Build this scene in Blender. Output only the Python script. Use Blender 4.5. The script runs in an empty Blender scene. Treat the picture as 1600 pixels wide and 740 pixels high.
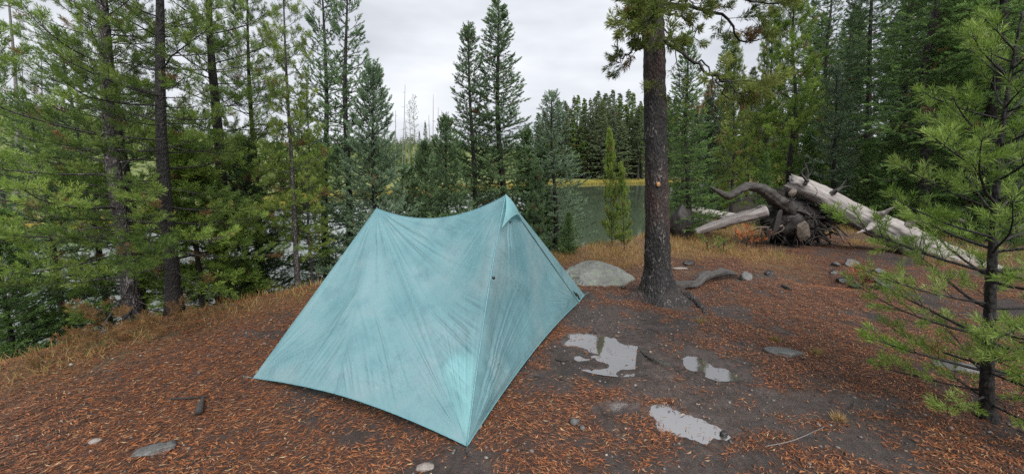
import bpy, math
import numpy as np
from mathutils import Vector, Matrix

SC = bpy.context.scene
COL = SC.collection
R = math.radians

# ------------------------------------------------------------------ camera
CAM_Z, FPX, PITCH = 1.6, 600.0, R(11.3)
cam_d = bpy.data.cameras.new('camera')
cam = bpy.data.objects.new('camera', cam_d); COL.objects.link(cam)
cam.location = (0, 0, CAM_Z)
cam.rotation_euler = (R(90) - PITCH, 0, 0)
cam_d.sensor_width = 36.0
cam_d.lens = 36.0 * FPX / 1600.0
cam_d.clip_start, cam_d.clip_end = 0.05, 2000.0
SC.camera = cam

# ------------------------------------------------------------------ world: overcast sky
SUN_EL, SUN_AZ = R(52), R(160)
world = bpy.data.worlds.new('World'); SC.world = world
world.use_nodes = True
nt = world.node_tree; nt.nodes.clear()
wo = nt.nodes.new('ShaderNodeOutputWorld')
bg = nt.nodes.new('ShaderNodeBackground')
sky = nt.nodes.new('ShaderNodeTexSky'); sky.sky_type = 'NISHITA'; sky.sun_disc = False
sky.sun_elevation = SUN_EL; sky.sun_rotation = SUN_AZ
sky.air_density = 1.0; sky.dust_density = 6.0; sky.ozone_density = 1.0
hsv = nt.nodes.new('ShaderNodeHueSaturation'); hsv.inputs['Saturation'].default_value = 0.12
tc = nt.nodes.new('ShaderNodeTexCoord')
mp = nt.nodes.new('ShaderNodeMapping'); mp.inputs['Scale'].default_value = (1.0, 1.0, 3.2)
nz = nt.nodes.new('ShaderNodeTexNoise'); nz.inputs['Scale'].default_value = 2.1
nz.inputs['Detail'].default_value = 4.0; nz.inputs['Roughness'].default_value = 0.5
cr = nt.nodes.new('ShaderNodeValToRGB')
cr.color_ramp.elements[0].position = 0.36; cr.color_ramp.elements[0].color = (3.65, 3.85, 4.25, 1)
cr.color_ramp.elements[1].position = 0.62; cr.color_ramp.elements[1].color = (5.45, 5.62, 5.95, 1)
mixw = nt.nodes.new('ShaderNodeMix'); mixw.data_type = 'RGBA'
mixw.inputs['Factor'].default_value = 0.92                      # closed cloud cover over the sky
nt.links.new(tc.outputs['Generated'], mp.inputs['Vector'])
nt.links.new(mp.outputs['Vector'], nz.inputs['Vector'])
nt.links.new(nz.outputs['Fac'], cr.inputs['Fac'])
nt.links.new(sky.outputs['Color'], hsv.inputs['Color'])
nt.links.new(hsv.outputs['Color'], mixw.inputs['A'])
nt.links.new(cr.outputs['Color'], mixw.inputs['B'])
nt.links.new(mixw.outputs['Result'], bg.inputs['Color'])
bg.inputs['Strength'].default_value = 0.050
nt.links.new(bg.outputs['Background'], wo.inputs['Surface'])

sun_d = bpy.data.lights.new('sun', 'SUN'); sun_d.energy = 1.5; sun_d.angle = R(40)
sun_d.color = (1.0, 0.975, 0.94)
sun = bpy.data.objects.new('sun', sun_d); COL.objects.link(sun)
_sd = Vector((math.sin(SUN_AZ) * math.cos(SUN_EL), math.cos(SUN_AZ) * math.cos(SUN_EL), math.sin(SUN_EL)))
sun.rotation_euler = _sd.to_track_quat('Z', 'Y').to_euler()

SC.view_settings.view_transform = 'Standard'
SC.view_settings.look = 'None'
SC.view_settings.exposure = 1.9
SC.view_settings.gamma = 1.0
SC.view_settings.use_curve_mapping = False
SC.render.engine = 'CYCLES'
cy = SC.cycles
cy.use_denoising = False
try:
    cy.denoiser = 'OPENIMAGEDENOISE'; cy.denoising_input_passes = 'RGB_ALBEDO_NORMAL'; cy.denoising_prefilter = 'ACCURATE'
except Exception:
    pass
cy.max_bounces = 7; cy.diffuse_bounces = 4; cy.glossy_bounces = 3; cy.transmission_bounces = 5; cy.transparent_max_bounces = 12
cy.caustics_reflective = False; cy.caustics_refractive = False
cy.sample_clamp_indirect = 6.0

# ------------------------------------------------------------------ pixel helpers (photograph pixels, 1600 x 740)
CP, SP = math.cos(PITCH), math.sin(PITCH)
def ray(px, py):
    xc, yc = (px - 800) / FPX, (py - 370) / FPX
    return np.array([xc, CP - SP * yc, -(SP + CP * yc)])
def on_z(px, py, z=0.0):
    d = ray(px, py); t = (z - CAM_Z) / d[2]
    return np.array([0, 0, CAM_Z]) + d * t
def at_y(px, py, Y):
    d = ray(px, py); return np.array([0, 0, CAM_Z]) + d * (Y / d[1])
def on_plane(px, py, p0, n):
    d = ray(px, py); o = np.array([0, 0, CAM_Z])
    return o + d * (np.dot(p0 - o, n) / np.dot(d, n))
def base_at(px, Y):
    z = 0.0
    for _ in range(4):
        k = (CAM_Z - z) / Y
        yc = (k * CP - SP) / (CP + k * SP)
        x = Y * ((px - 800) / FPX) / (CP - SP * yc)
        z = float(ground_z(np.array([x]), np.array([Y]))[0])
    return np.array([x, Y, z])

# ------------------------------------------------------------------ noise
_T2 = np.random.RandomState(5).rand(256, 256)
_T3 = np.random.RandomState(6).rand(48, 48, 48)
def n2(x, y, s=0):
    x = np.asarray(x, float) + s * 17.31; y = np.asarray(y, float) + s * 9.77
    xi, yi = np.floor(x).astype(int), np.floor(y).astype(int)
    fx, fy = x - xi, y - yi
    fx, fy = fx * fx * (3 - 2 * fx), fy * fy * (3 - 2 * fy)
    g = lambda a, b: _T2[(a) & 255, (b) & 255]
    return (g(xi, yi) * (1 - fx) + g(xi + 1, yi) * fx) * (1 - fy) + (g(xi, yi + 1) * (1 - fx) + g(xi + 1, yi + 1) * fx) * fy
def fbm(x, y, oct=4, s=0):
    v, a, t = 0, 1.0, 0
    for o in range(oct):
        v = v + a * n2(x * 2 ** o, y * 2 ** o, s + o); t += a; a *= .5
    return v / t
def n3(p, s=0):
    p = np.asarray(p, float) + s * 7.13
    i = np.floor(p).astype(int); f = p - i; f = f * f * (3 - 2 * f)
    r = 0
    for a in (0, 1):
        for b in (0, 1):
            for c in (0, 1):
                w = (f[..., 0] if a else 1 - f[..., 0]) * (f[..., 1] if b else 1 - f[..., 1]) * (f[..., 2] if c else 1 - f[..., 2])
                r = r + w * _T3[(i[..., 0] + a) % 48, (i[..., 1] + b) % 48, (i[..., 2] + c) % 48]
    return r
def fbm3(p, oct=4, s=0):
    v, a, t = 0, 1.0, 0
    for o in range(oct):
        v = v + a * n3(p * 2 ** o, s + o); t += a; a *= .5
    return v / t
def sstep(a, b, x):
    t = np.clip((x - a) / (b - a), 0, 1); return t * t * (3 - 2 * t)

# ------------------------------------------------------------------ mesh helpers
def make_mesh(name, V, T=None, Q=None, smooth=False, attrs=None):
    me = bpy.data.meshes.new(name)
    V = np.asarray(V, np.float32)
    T = np.zeros((0, 3), np.int32) if T is None else np.asarray(T, np.int32)
    Q = np.zeros((0, 4), np.int32) if Q is None else np.asarray(Q, np.int32)
    me.vertices.add(len(V)); me.vertices.foreach_set('co', V.ravel())
    loops = np.concatenate([T.ravel(), Q.ravel()]).astype(np.int32)
    me.loops.add(len(loops)); me.loops.foreach_set('vertex_index', loops)
    n = len(T) + len(Q)
    me.polygons.add(n)
    ls = np.concatenate([np.arange(len(T)) * 3, len(T) * 3 + np.arange(len(Q)) * 4]).astype(np.int32)
    me.polygons.foreach_set('loop_start', ls)
    if smooth:
        me.polygons.foreach_set('use_smooth', np.ones(n, bool))
    for k, (dom, arr) in (attrs or {}).items():
        arr = np.asarray(arr, np.float32)
        if arr.ndim == 1:
            a = me.attributes.new(k, 'FLOAT', dom); a.data.foreach_set('value', arr)
        else:
            a = me.attributes.new(k, 'FLOAT_COLOR', dom)
            a.data.foreach_set('color', np.concatenate([arr, np.ones((len(arr), 1), np.float32)], 1).ravel())
    me.update(calc_edges=True)
    return me
def link(name, me, mat=None, parent=None, loc=None):
    o = bpy.data.objects.new(name, me); COL.objects.link(o)
    if mat is not None and me is not None and not me.materials:
        me.materials.append(mat)
    if parent is not None: o.parent = parent
    if loc is not None: o.location = loc
    return o
def tag(o, label=None, cat=None, group=None, kind=None):
    if label: o['label'] = label
    if cat: o['category'] = cat
    if group: o['group'] = group
    if kind: o['kind'] = kind
    return o
def empty(name, loc=(0, 0, 0)):
    o = bpy.data.objects.new(name, None); COL.objects.link(o); o.location = loc
    o.empty_display_size = .1
    return o

class Geo:
    """collects vertices, triangles, quads and one face value"""
    def __init__(s): s.V, s.T, s.Q, s.n = [], [], [], 0
    def add(s, V, T=None, Q=None):
        V = np.asarray(V, float)
        if T is not None and len(T): s.T.append(np.asarray(T) + s.n)
        if Q is not None and len(Q): s.Q.append(np.asarray(Q) + s.n)
        s.V.append(V); s.n += len(V)
    def mesh(s, name, smooth=True, attrs=None):
        V = np.concatenate(s.V)
        return make_mesh(name, V, np.concatenate(s.T) if s.T else None, np.concatenate(s.Q) if s.Q else None, smooth, attrs)

def unit(v):
    v = np.asarray(v, float); return v / np.maximum(np.linalg.norm(v, axis=-1, keepdims=True), 1e-9)

def tube(g, pts, rad, sides=8, cap=True, rough=0.0, freq=6.0, seed=0, squash=None):
    pts = np.asarray(pts, float); n = len(pts); rad = np.broadcast_to(np.asarray(rad, float), (n,))
    tan = unit(np.gradient(pts, axis=0))
    ref = np.array([0, 0, 1.0]) if abs(tan[0][2]) < .9 else np.array([1.0, 0, 0])
    u = unit(np.cross(tan[0], ref)); U = [u]
    for i in range(1, n):
        u = u - tan[i] * np.dot(u, tan[i]); u = unit(u); U.append(u)
    U = np.array(U); W = np.cross(tan, U)
    a = np.linspace(0, 2 * np.pi, sides, endpoint=False)
    ca, sa = np.cos(a), np.sin(a)
    V = pts[:, None] + rad[:, None, None] * (U[:, None] * ca[None, :, None] + W[:, None] * sa[None, :, None] * (squash or 1))
    if rough:
        d = (fbm3(V * freq, 3, seed) - .5) * 2 * rough
        V = pts[:, None] + (V - pts[:, None]) * (1 + d[..., None])
    idx = np.arange(n * sides).reshape(n, sides)
    A, B = idx[:-1], np.roll(idx[:-1], -1, 1)
    C, D = np.roll(idx[1:], -1, 1), idx[1:]
    Q = np.stack([A, B, C, D], -1).reshape(-1, 4)
    V = V.reshape(-1, 3); T = []
    if cap:
        V = np.concatenate([V, pts[:1], pts[-1:]])
        for k in range(sides):
            T.append((n * sides, idx[0][(k + 1) % sides], idx[0][k]))
            T.append((n * sides + 1, idx[-1][k], idx[-1][(k + 1) % sides]))
    g.add(V, T, Q)

def spline(ctrl, n):
    """Catmull-Rom through control points"""
    c = np.asarray(ctrl, float); c = np.concatenate([2 * c[:1] - c[1:2], c, 2 * c[-1:] - c[-2:-1]])
    m = len(c) - 3; t = np.linspace(0, m, n); i = np.minimum(t.astype(int), m - 1); f = (t - i)[:, None]
    p0, p1, p2, p3 = c[i], c[i + 1], c[i + 2], c[i + 3]
    return .5 * ((2 * p1) + (-p0 + p2) * f + (2 * p0 - 5 * p1 + 4 * p2 - p3) * f * f + (-p0 + 3 * p1 - 3 * p2 + p3) * f ** 3)

_ICO = {}
def ico(level):
    if level not in _ICO:
        import bmesh
        bm = bmesh.new(); bmesh.ops.create_icosphere(bm, subdivisions=level, radius=1)
        V = np.array([v.co[:] for v in bm.verts]); T = np.array([[v.index for v in f.verts] for f in bm.faces]); bm.free()
        _ICO[level] = (V, T)
    return _ICO[level]
def rock_mesh(name, seed, size, level=4, angular=.5, flat=0.0):
    V, T = ico(level); rs = np.random.RandomState(seed)
    V = V.copy()
    for _ in range(9):                                             # planar chips give broken faces
        d = unit(rs.randn(3)); h = 1 - angular * rs.uniform(.25, .6)
        k = V @ d; V = V - np.outer(np.maximum(k - h, 0), d)
    V = V * (1 + .25 * (fbm3(V * 1.3 + seed, 3, seed)[:, None] - .5) + .08 * (fbm3(V * 6 + seed, 3, seed)[:, None] - .5))
    V = V * np.asarray(size)
    return make_mesh(name, V, T, smooth=True)

# ------------------------------------------------------------------ materials
def new_mat(name):
    m = bpy.data.materials.new(name); m.use_nodes = True
    t = m.node_tree; t.nodes.clear()
    o = t.nodes.new('ShaderNodeOutputMaterial')
    return m, t, o
def N(t, kind, **kw):
    n = t.nodes.new(kind)
    for k, v in kw.items():
        if k in n.inputs: n.inputs[k].default_value = v
        else: setattr(n, k, v)
    return n
def ramp(t, src, stops):
    r = t.nodes.new('ShaderNodeValToRGB'); e = r.color_ramp.elements
    while len(e) < len(stops): e.new(.5)
    for i, (p, c) in enumerate(stops):
        e[i].position = p; e[i].color = (*c, 1) if len(c) == 3 else c
    t.links.new(src, r.inputs['Fac']); return r.outputs['Color']
def mixc(t, f, a, b, mode='MIX'):
    m = t.nodes.new('ShaderNodeMix'); m.data_type = 'RGBA'; m.blend_type = mode
    for s, v in (('Factor', f), ('A', a), ('B', b)):
        i = m.inputs[s] if s == 'Factor' else [x for x in m.inputs if x.name == s and x.type == 'RGBA'][0]
        if hasattr(v, 'is_linked') or isinstance(v, bpy.types.NodeSocket): t.links.new(v, i)
        else: i.default_value = v if s == 'Factor' else (*v, 1)
    return [x for x in m.outputs if x.type == 'RGBA'][0]
def noise(t, vec, scale, detail=4, rough=.55):
    n = N(t, 'ShaderNodeTexNoise', Scale=scale, Detail=detail, Roughness=rough)
    if vec is not None: t.links.new(vec, n.inputs['Vector'])
    return n.outputs['Fac']
def bump(t, h, strength, dist):
    b = N(t, 'ShaderNodeBump', Strength=strength, Distance=dist); t.links.new(h, b.inputs['Height']); return b.outputs['Normal']
def objco(t, scale=(1, 1, 1)):
    c = t.nodes.new('ShaderNodeTexCoord'); m = t.nodes.new('ShaderNodeMapping'); m.inputs['Scale'].default_value = scale
    t.links.new(c.outputs['Object'], m.inputs['Vector']); return m.outputs['Vector']

def needle_mat(name, cols, brown=(.21, .125, .055), trans=.42, rough=.42):
    """foliage: colour by the per-needle tint; tint above 0.9 is dead brown"""
    m, t, o = new_mat(name)
    a = N(t, 'ShaderNodeAttribute', attribute_name='tint')
    oi = t.nodes.new('ShaderNodeObjectInfo')
    c = ramp(t, a.outputs['Fac'], [(0, cols[0]), (.45, cols[1]), (.86, cols[2]), (.9, brown)])
    h = N(t, 'ShaderNodeHueSaturation'); t.links.new(c, h.inputs['Color'])
    mr = N(t, 'ShaderNodeMapRange'); mr.inputs['To Min'].default_value = .8; mr.inputs['To Max'].default_value = 1.2
    t.links.new(oi.outputs['Random'], mr.inputs['Value']); t.links.new(mr.outputs['Result'], h.inputs['Value'])
    p = N(t, 'ShaderNodeBsdfPrincipled', Roughness=rough); t.links.new(h.outputs['Color'], p.inputs['Base Color']); p.inputs['Specular IOR Level'].default_value = .2
    tr = t.nodes.new('ShaderNodeBsdfTranslucent'); t.links.new(h.outputs['Color'], tr.inputs['Color'])
    mx = N(t, 'ShaderNodeMixShader'); mx.inputs[0].default_value = trans
    t.links.new(p.outputs[0], mx.inputs[1]); t.links.new(tr.outputs[0], mx.inputs[2])
    t.links.new(mx.outputs[0], o.inputs['Surface']); return m

def bark_mat(name, dark, mid, light, scale=1.0, plates=True, rough=.75, red=None):
    m, t, o = new_mat(name)
    v = objco(t, (1, 1, .45))
    vo = N(t, 'ShaderNodeTexVoronoi', Scale=55 * scale); vo.feature = 'F1'
    n1 = noise(t, v, 16 * scale, 6, .65); nb = noise(t, v, 2.2 * scale, 3)
    wv = t.nodes.new('ShaderNodeVectorMath'); wv.operation = 'MULTIPLY_ADD'
    wv.inputs[1].default_value = (.03, .03, .03)
    nc = N(t, 'ShaderNodeTexNoise', Scale=20 * scale); t.links.new(v, nc.inputs['Vector'])
    t.links.new(nc.outputs['Color'], wv.inputs[0]); t.links.new(v, wv.inputs[2]); t.links.new(wv.outputs[0], vo.inputs['Vector'])
    c = ramp(t, n1, [(.38, dark), (.52, mid), (.63, light)])
    c2 = mixc(t, ramp(t, vo.outputs['Distance'], [(.1, (0, 0, 0)), (.55, (1, 1, 1))]), c, dark)
    if red:
        c2 = mixc(t, ramp(t, nb, [(.48, (0, 0, 0)), (.68, (.75, .75, .75))]), c2, mixc(t, n1, dark, red))
    p = N(t, 'ShaderNodeBsdfPrincipled', Roughness=rough); t.links.new(c2, p.inputs['Base Color'])
    mm = N(t, 'ShaderNodeMath', operation='MULTIPLY_ADD'); mm.inputs[1].default_value = -.8
    t.links.new(vo.outputs['Distance'], mm.inputs[0]); t.links.new(n1, mm.inputs[2])
    t.links.new(bump(t, mm.outputs[0], .9, .015 / scale), p.inputs['Normal'])
    t.links.new(p.outputs[0], o.inputs['Surface']); return m

def plain_mat(name, c, rough=.6, var=.25, scale=20, bumpd=0.0, metal=0):
    m, t, o = new_mat(name); v = objco(t)
    n = noise(t, v, scale, 5)
    c = np.array(c); col = ramp(t, n, [(.3, tuple(c * (1 - var))), (.7, tuple(np.minimum(c * (1 + var), 1)))])
    p = N(t, 'ShaderNodeBsdfPrincipled', Roughness=rough, Metallic=metal); t.links.new(col, p.inputs['Base Color'])
    if bumpd: t.links.new(bump(t, n, .6, bumpd), p.inputs['Normal'])
    t.links.new(p.outputs[0], o.inputs['Surface']); return m

def rock_mat(name, a, b, c, lichen=None, rough=.6):
    m, t, o = new_mat(name); v = objco(t)
    n1 = noise(t, v, 5, 6, .65); n2_ = noise(t, v, 60, 4, .7); n3_ = noise(t, v, 9, 5, .7)
    col = ramp(t, n1, [(.3, a), (.5, b), (.7, c)])
    col = mixc(t, ramp(t, n2_, [(.4, (0, 0, 0)), (.62, (.55, .55, .55))]), col, tuple(np.array(a) * .55))
    if lichen: col = mixc(t, ramp(t, n3_, [(.5, (0, 0, 0)), (.6, (.8, .8, .8))]), col, lichen)
    p = N(t, 'ShaderNodeBsdfPrincipled', Roughness=rough); t.links.new(col, p.inputs['Base Color'])
    ad = N(t, 'ShaderNodeMath', operation='ADD'); t.links.new(n1, ad.inputs[0]); t.links.new(n2_, ad.inputs[1])
    t.links.new(bump(t, ad.outputs[0], .7, .012), p.inputs['Normal'])
    t.links.new(p.outputs[0], o.inputs['Surface']); return m

def weathered_mat(name, pale, mid, dark, axis_scale=(1, 1, 1), scale=10):
    """silver-grey driftwood: long grain along local z of the mapped axes"""
    m, t, o = new_mat(name)
    a = N(t, 'ShaderNodeAttribute', attribute_name='grain')          # (along, around) stored as colour
    mp_ = t.nodes.new('ShaderNodeMapping'); mp_.inputs['Scale'].default_value = (1.2, 26, 26)
    t.links.new(a.outputs['Vector'], mp_.inputs['Vector'])
    g1 = noise(t, mp_.outputs['Vector'], 1.6, 6, .7); v = objco(t); n1 = noise(t, v, 3.0, 4)
    col = ramp(t, g1, [(.3, dark), (.45, mid), (.62, pale)])
    col = mixc(t, ramp(t, n1, [(.4, (0, 0, 0)), (.7, (.5, .5, .5))]), col, mid)
    p = N(t, 'ShaderNodeBsdfPrincipled', Roughness=.55); t.links.new(col, p.inputs['Base Color'])
    t.links.new(bump(t, g1, .8, .012), p.inputs['Normal'])
    t.links.new(p.outputs[0], o.inputs['Surface']); return m

M = {}
M['pine'] = needle_mat('pine_needles', [(.066, .115, .024), (.155, .24, .046), (.27, .37, .082)])
M['pine_dark'] = needle_mat('dark_pine_needles', [(.054, .098, .022), (.125, .20, .042), (.225, .31, .070)])
M['pine_yellow'] = needle_mat('yellowish_pine_needles', [(.105, .165, .032), (.175, .25, .05), (.27, .335, .075)])
M['young'] = needle_mat('young_pine_needles', [(.085, .15, .024), (.165, .255, .046), (.29, .37, .11)], rough=.35)
M['spruce'] = needle_mat('spruce_needles', [(.052, .096, .042), (.122, .20, .088), (.23, .34, .16)])
M['spruce_blue'] = needle_mat('bluish_spruce_needles', [(.095, .15, .085), (.15, .225, .13), (.24, .33, .215)])
M['spruce_dark'] = needle_mat('dark_spruce_needles', [(.042, .082, .034), (.098, .17, .070), (.185, .28, .125)])
M['fir'] = needle_mat('fir_needles', [(.054, .112, .028), (.125, .225, .060), (.23, .36, .115)])
M['far'] = needle_mat('far_conifer_needles', [(.105, .145, .080), (.155, .20, .105), (.21, .25, .13)])  # needle colour lightened to stand in for haze over distant trees
M['far_pale'] = needle_mat('far_young_needles', [(.06, .10, .03), (.11, .155, .045), (.16, .2, .06)])
M['bark_main'] = bark_mat('scaly_pine_bark', (.007, .006, .0058), (.036, .030, .028), (.21, .185, .175), 1.0, red=(.10, .038, .022))
M['bark_grey'] = bark_mat('grey_pine_bark', (.035, .03, .03), (.14, .125, .12), (.36, .34, .34), .8)
M['bark_dark'] = bark_mat('dark_conifer_bark', (.005, .0042, .0038), (.017, .014, .012), (.05, .042, .036), 1.0)
M['bark_thin'] = bark_mat('young_conifer_bark', (.012, .0095, .008), (.038, .030, .025), (.095, .08, .07), 1.6)
M['snag'] = plain_mat('bleached_snag_wood', (.15, .14, .135), .8, .35, 14, .004)

# ------------------------------------------------------------------ terrain
NEAR = [(-60, -45), (-11, -7), (-7.2, .2), (-5.75, 3.0), (-5.0, 4.6), (-3.7, 5.9), (-2, 7.0), (0, 8.0), (1.6, 9.2), (4, 11.6), (7.5, 15.5),
        (13, 23), (20, 31), (32, 38), (70, 44)]
FAR = [(70, 52), (25, 46.5), (10, 43.5), (0, 38), (-9, 31.5), (-13, 25), (-16.5, 15), (-25, 9), (-50, -4), (-90, -35)]
LAKE = np.array(NEAR + FAR, float)
WATER_Z = -1.0
def seg_dist(x, y, pts, closed):
    d = np.full(np.shape(x), 1e9)
    m = len(pts)
    for i in range(m if closed else m - 1):
        a, b = np.array(pts[i]), np.array(pts[(i + 1) % m]); ab = b - a
        t = np.clip(((x - a[0]) * ab[0] + (y - a[1]) * ab[1]) / (ab @ ab), 0, 1)
        d = np.minimum(d, np.hypot(x - a[0] - t * ab[0], y - a[1] - t * ab[1]))
    return d
def in_lake(x, y):
    c = np.zeros(np.shape(x), bool); p = LAKE; j = len(p) - 1
    for i in range(len(p)):
        if p[i][1] != p[j][1]:
            c ^= ((p[i][1] > y) != (p[j][1] > y)) & (x < (p[j][0] - p[i][0]) * (y - p[i][1]) / (p[j][1] - p[i][1]) + p[i][0])
        j = i
    return c
PUDDLES = [  # centre x, y, half length, half width, angle
    (.70, 3.24, .17, .11, -.2), (.93, 3.05, .22, .10, -.35), (1.20, 2.90, .10, .04, -.7),
    (1.53, 2.84, .15, .15, .3), (1.60, 2.70, .15, .11, .0),
    (1.00, 2.22, .09, .06, -.6), (1.13, 2.07, .14, .085, -.6), (.70, 2.28, .12, .06, .2)]
def puddle_field(x, y):
    f = np.zeros(np.shape(x))
    for (cx, cy_, a, b, an) in PUDDLES:
        u = (x - cx) * math.cos(an) + (y - cy_) * math.sin(an); v = -(x - cx) * math.sin(an) + (y - cy_) * math.cos(an)
        f = np.maximum(f, np.exp(-((u / a) ** 2 + (v / b) ** 2)))
    u = .8 * x + .6 * y; v = -.6 * x + .8 * y
    u, v = u + .05 * n2(x * 13, y * 13, 51), v + .05 * n2(x * 13 + 40, y * 13, 52)
    return f * (.25 + 1.5 * fbm(u * 9 + .3, v * 9, 5, 55))
PUD_Z = -.017
def shore_d(x, y):
    return seg_dist(x, y, NEAR, False), seg_dist(x, y, FAR, False)
def ground_z(x, y):
    x = np.asarray(x, float); y = np.asarray(y, float)
    dn, df = shore_d(x, y); inside = in_lake(x, y); d = np.minimum(dn, df)
    near = dn < df
    w = 1.75 + .3 * (n2(x * .7, y * .7, 3) - .5)
    zn = -1.18 + 1.18 * sstep(-.1, 1, dn / w)
    zn = zn + .02 * np.maximum(dn - 6, 0) * (x > 2)
    und = (fbm(x * .8, y * .8, 3, 1) - .5) * .10 + (fbm(x * 5, y * 5, 4, 2) - .5) * .030
    camp = np.exp(-(((x - 0) / 4) ** 2 + ((y - 3) / 4) ** 2))
    zn = zn + und * (1 - .45 * camp)
    zn = zn + .05 * np.exp(-(((x + 2.6) / 1.3) ** 2 + ((y - 3.9) / .9) ** 2))
    pf = puddle_field(x, y)
    zn = zn - .038 * pf - .006 * sstep(.08, .4, pf)
    pit = np.exp(-(((x - 4.25) / .55) ** 2 + ((y - 5.1) / .38) ** 2)); zn = zn - .10 * pit
    zf = -1.08 + .3 * sstep(0, 3, df) + .02 * df + (fbm(x * .15, y * .15, 3, 4) - .5) * .8 * sstep(2, 12, df)
    hill = 13 * np.exp(-(((x + 120) / 55) ** 2 + ((y - 70) / 55) ** 2)) + 5 * np.exp(-(((x + 25) / 45) ** 2 + ((y - 120) / 40) ** 2))
    zf = zf + hill * sstep(3, 40, df)
    z = np.where(near, zn, zf)
    zi = -1.15 - np.minimum(d * .35, 3.0)
    return np.where(inside, zi, z)

def litter_density(x, y):
    """0..1 cover of fallen orange needles"""
    dn, _ = shore_d(x, y)
    n = fbm(x * 1.7, y * 1.7, 4, 21); n_ = fbm(x * 6, y * 6, 3, 25)
    left = sstep(.1, -1.6, x + .10 * y)                              # needle carpet on the left
    front = sstep(2.4, 1.7, y) * .45
    right = sstep(1.7, 2.5, x) * sstep(5.0, 2.8, y) * .95
    back = sstep(3.3, 4.6, y) * .78
    base = np.maximum.reduce([left * .95, front, right, back, np.full(np.shape(x), .50)])
    path = np.exp(-(((x - 1.0) / .85) ** 2 + ((y - 2.9) / .9) ** 2)) * .45
    d = (base - path) * 1.0 + (n - .5) * 1.7 + (n_ - .5) * 1.6
    d = sstep(.12, .95, d) * (puddle_field(x, y) < .12)
    return np.clip(d, 0, 1) * sstep(1.0, 1.7, dn)

def axis(lo, hi, a, b, step, grow=1.12):
    v = list(np.arange(a, b + 1e-6, step))
    s = step
    while v[-1] < hi: s *= grow; v.append(v[-1] + s)
    s = step
    w = []
    p = v[0]
    while p > lo: s *= grow; p -= s; w.append(p)
    return np.array(w[::-1] + v)
gx = axis(-400, 400, -4.4, 4.4, .032, 1.085); gy = axis(-80, 500, 1.2, 5.4, .030, 1.07)
GX, GY = np.meshgrid(gx, gy); X, Y = GX.ravel(), GY.ravel()
Z = ground_z(X, Y)
soft = (np.abs(X) < 7) & (Y > .5) & (Y < 9)
dn, df = shore_d(X, Y)
Z = Z + soft * ((fbm(X * 11, Y * 11, 3, 9) - .5) * .032) * sstep(1.0, 1.8, dn)
lit = litter_density(X, Y)
# land-cover colours
mud = np.array([.011, .0085, .0078]); clay = np.array([.056, .042, .037]); lit_c = np.array([.105, .048, .027])
grassy = np.array([.20, .135, .045]); forest = np.array([.055, .042, .026]); meadow = np.array([.32, .26, .06]); hillc = np.array([.12, .15, .04])
f1 = fbm(X * 2.2, Y * 2.2, 4, 31)[:, None]
col = mud * (1 - f1) + clay * f1
col = col * (1 - .55 * lit[:, None]) + lit_c * (.55 * lit[:, None])
dry = (sstep(4.9, 6.6, Y) * sstep(.3, 1.5, X) * sstep(9.5, 6.0, X) * (fbm(X * 1.3, Y * 1.3, 3, 41) > .46) + sstep(2.7, 1.9, dn) * (X < 6) * .75)
dry = np.clip(dry, 0, 1)[:, None] * .75
col = col * (1 - dry) + grassy * dry
fo = (sstep(8, 12, Y) * sstep(3, 6, X))[:, None]
col = col * (1 - fo) + forest * fo
isfar = (df < dn)[:, None]
me_f = sstep(3.0, 1.6, df + 2 * (fbm(X * .4, Y * .4, 2, 44) - .5))[:, None]
colf = hillc * (1 - me_f) + meadow * me_f
col = np.where(isfar, colf, col)
wet = .65 * np.clip(1 - lit * 1.2, 0, 1) * np.exp(-(((X - .9) / 2.2) ** 2 + ((Y - 2.9) / 2.0) ** 2)) + 1.0 * sstep(.01, .14, puddle_field(X, Y))
nyy, nxx = GX.shape
idx = np.arange(nyy * nxx).reshape(nyy, nxx)
Qg = np.stack([idx[:-1, :-1], idx[:-1, 1:], idx[1:, 1:], idx[1:, :-1]], -1).reshape(-1, 4)
gm = make_mesh('ground', np.stack([X, Y, Z], 1), None, Qg, True, {'cover': ('POINT', col), 'wet': ('POINT', np.clip(wet, 0, 1))})
m, t, o = new_mat('ground_soil')
a = N(t, 'ShaderNodeAttribute', attribute_name='cover'); wv = N(t, 'ShaderNodeAttribute', attribute_name='wet')
co = objco(t)
na = noise(t, co, 21, 8, .78); nb = noise(t, co, 130, 4, .7)
c = mixc(t, 1.0, a.outputs['Color'], ramp(t, na, [(.28, (.28, .26, .25)), (.5, (.9, .88, .87)), (.74, (2.1, 2.0, 1.95))]), 'MULTIPLY')
vo = N(t, 'ShaderNodeTexVoronoi', Scale=75); t.links.new(co, vo.inputs['Vector'])
peb = ramp(t, vo.outputs['Distance'], [(.12, (1, 1, 1)), (.22, (0, 0, 0))])
sel = ramp(t, noise(t, co, 23, 2), [(.60, (0, 0, 0)), (.66, (.5, .5, .5))])
pm = mixc(t, 1.0, peb, sel, 'MULTIPLY')
c = mixc(t, pm, c, (.16, .14, .13))
p = N(t, 'ShaderNodeBsdfPrincipled'); t.links.new(c, p.inputs['Base Color'])
rr = N(t, 'ShaderNodeMapRange'); rr.inputs['To Min'].default_value = .85; rr.inputs['To Max'].default_value = .16
t.links.new(wv.outputs['Fac'], rr.inputs['Value']); t.links.new(rr.outputs['Result'], p.inputs['Roughness'])
ad = N(t, 'ShaderNodeMath', operation='ADD'); t.links.new(na, ad.inputs[0]); t.links.new(nb, ad.inputs[1])
bn = N(t, 'ShaderNodeBump', Distance=.028); t.links.new(ad.outputs[0], bn.inputs['Height'])
bs = N(t, 'ShaderNodeMapRange'); bs.inputs['To Min'].default_value = 1.0; bs.inputs['To Max'].default_value = .22; t.links.new(wv.outputs['Fac'], bs.inputs['Value']); t.links.new(bs.outputs['Result'], bn.inputs['Strength'])
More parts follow.
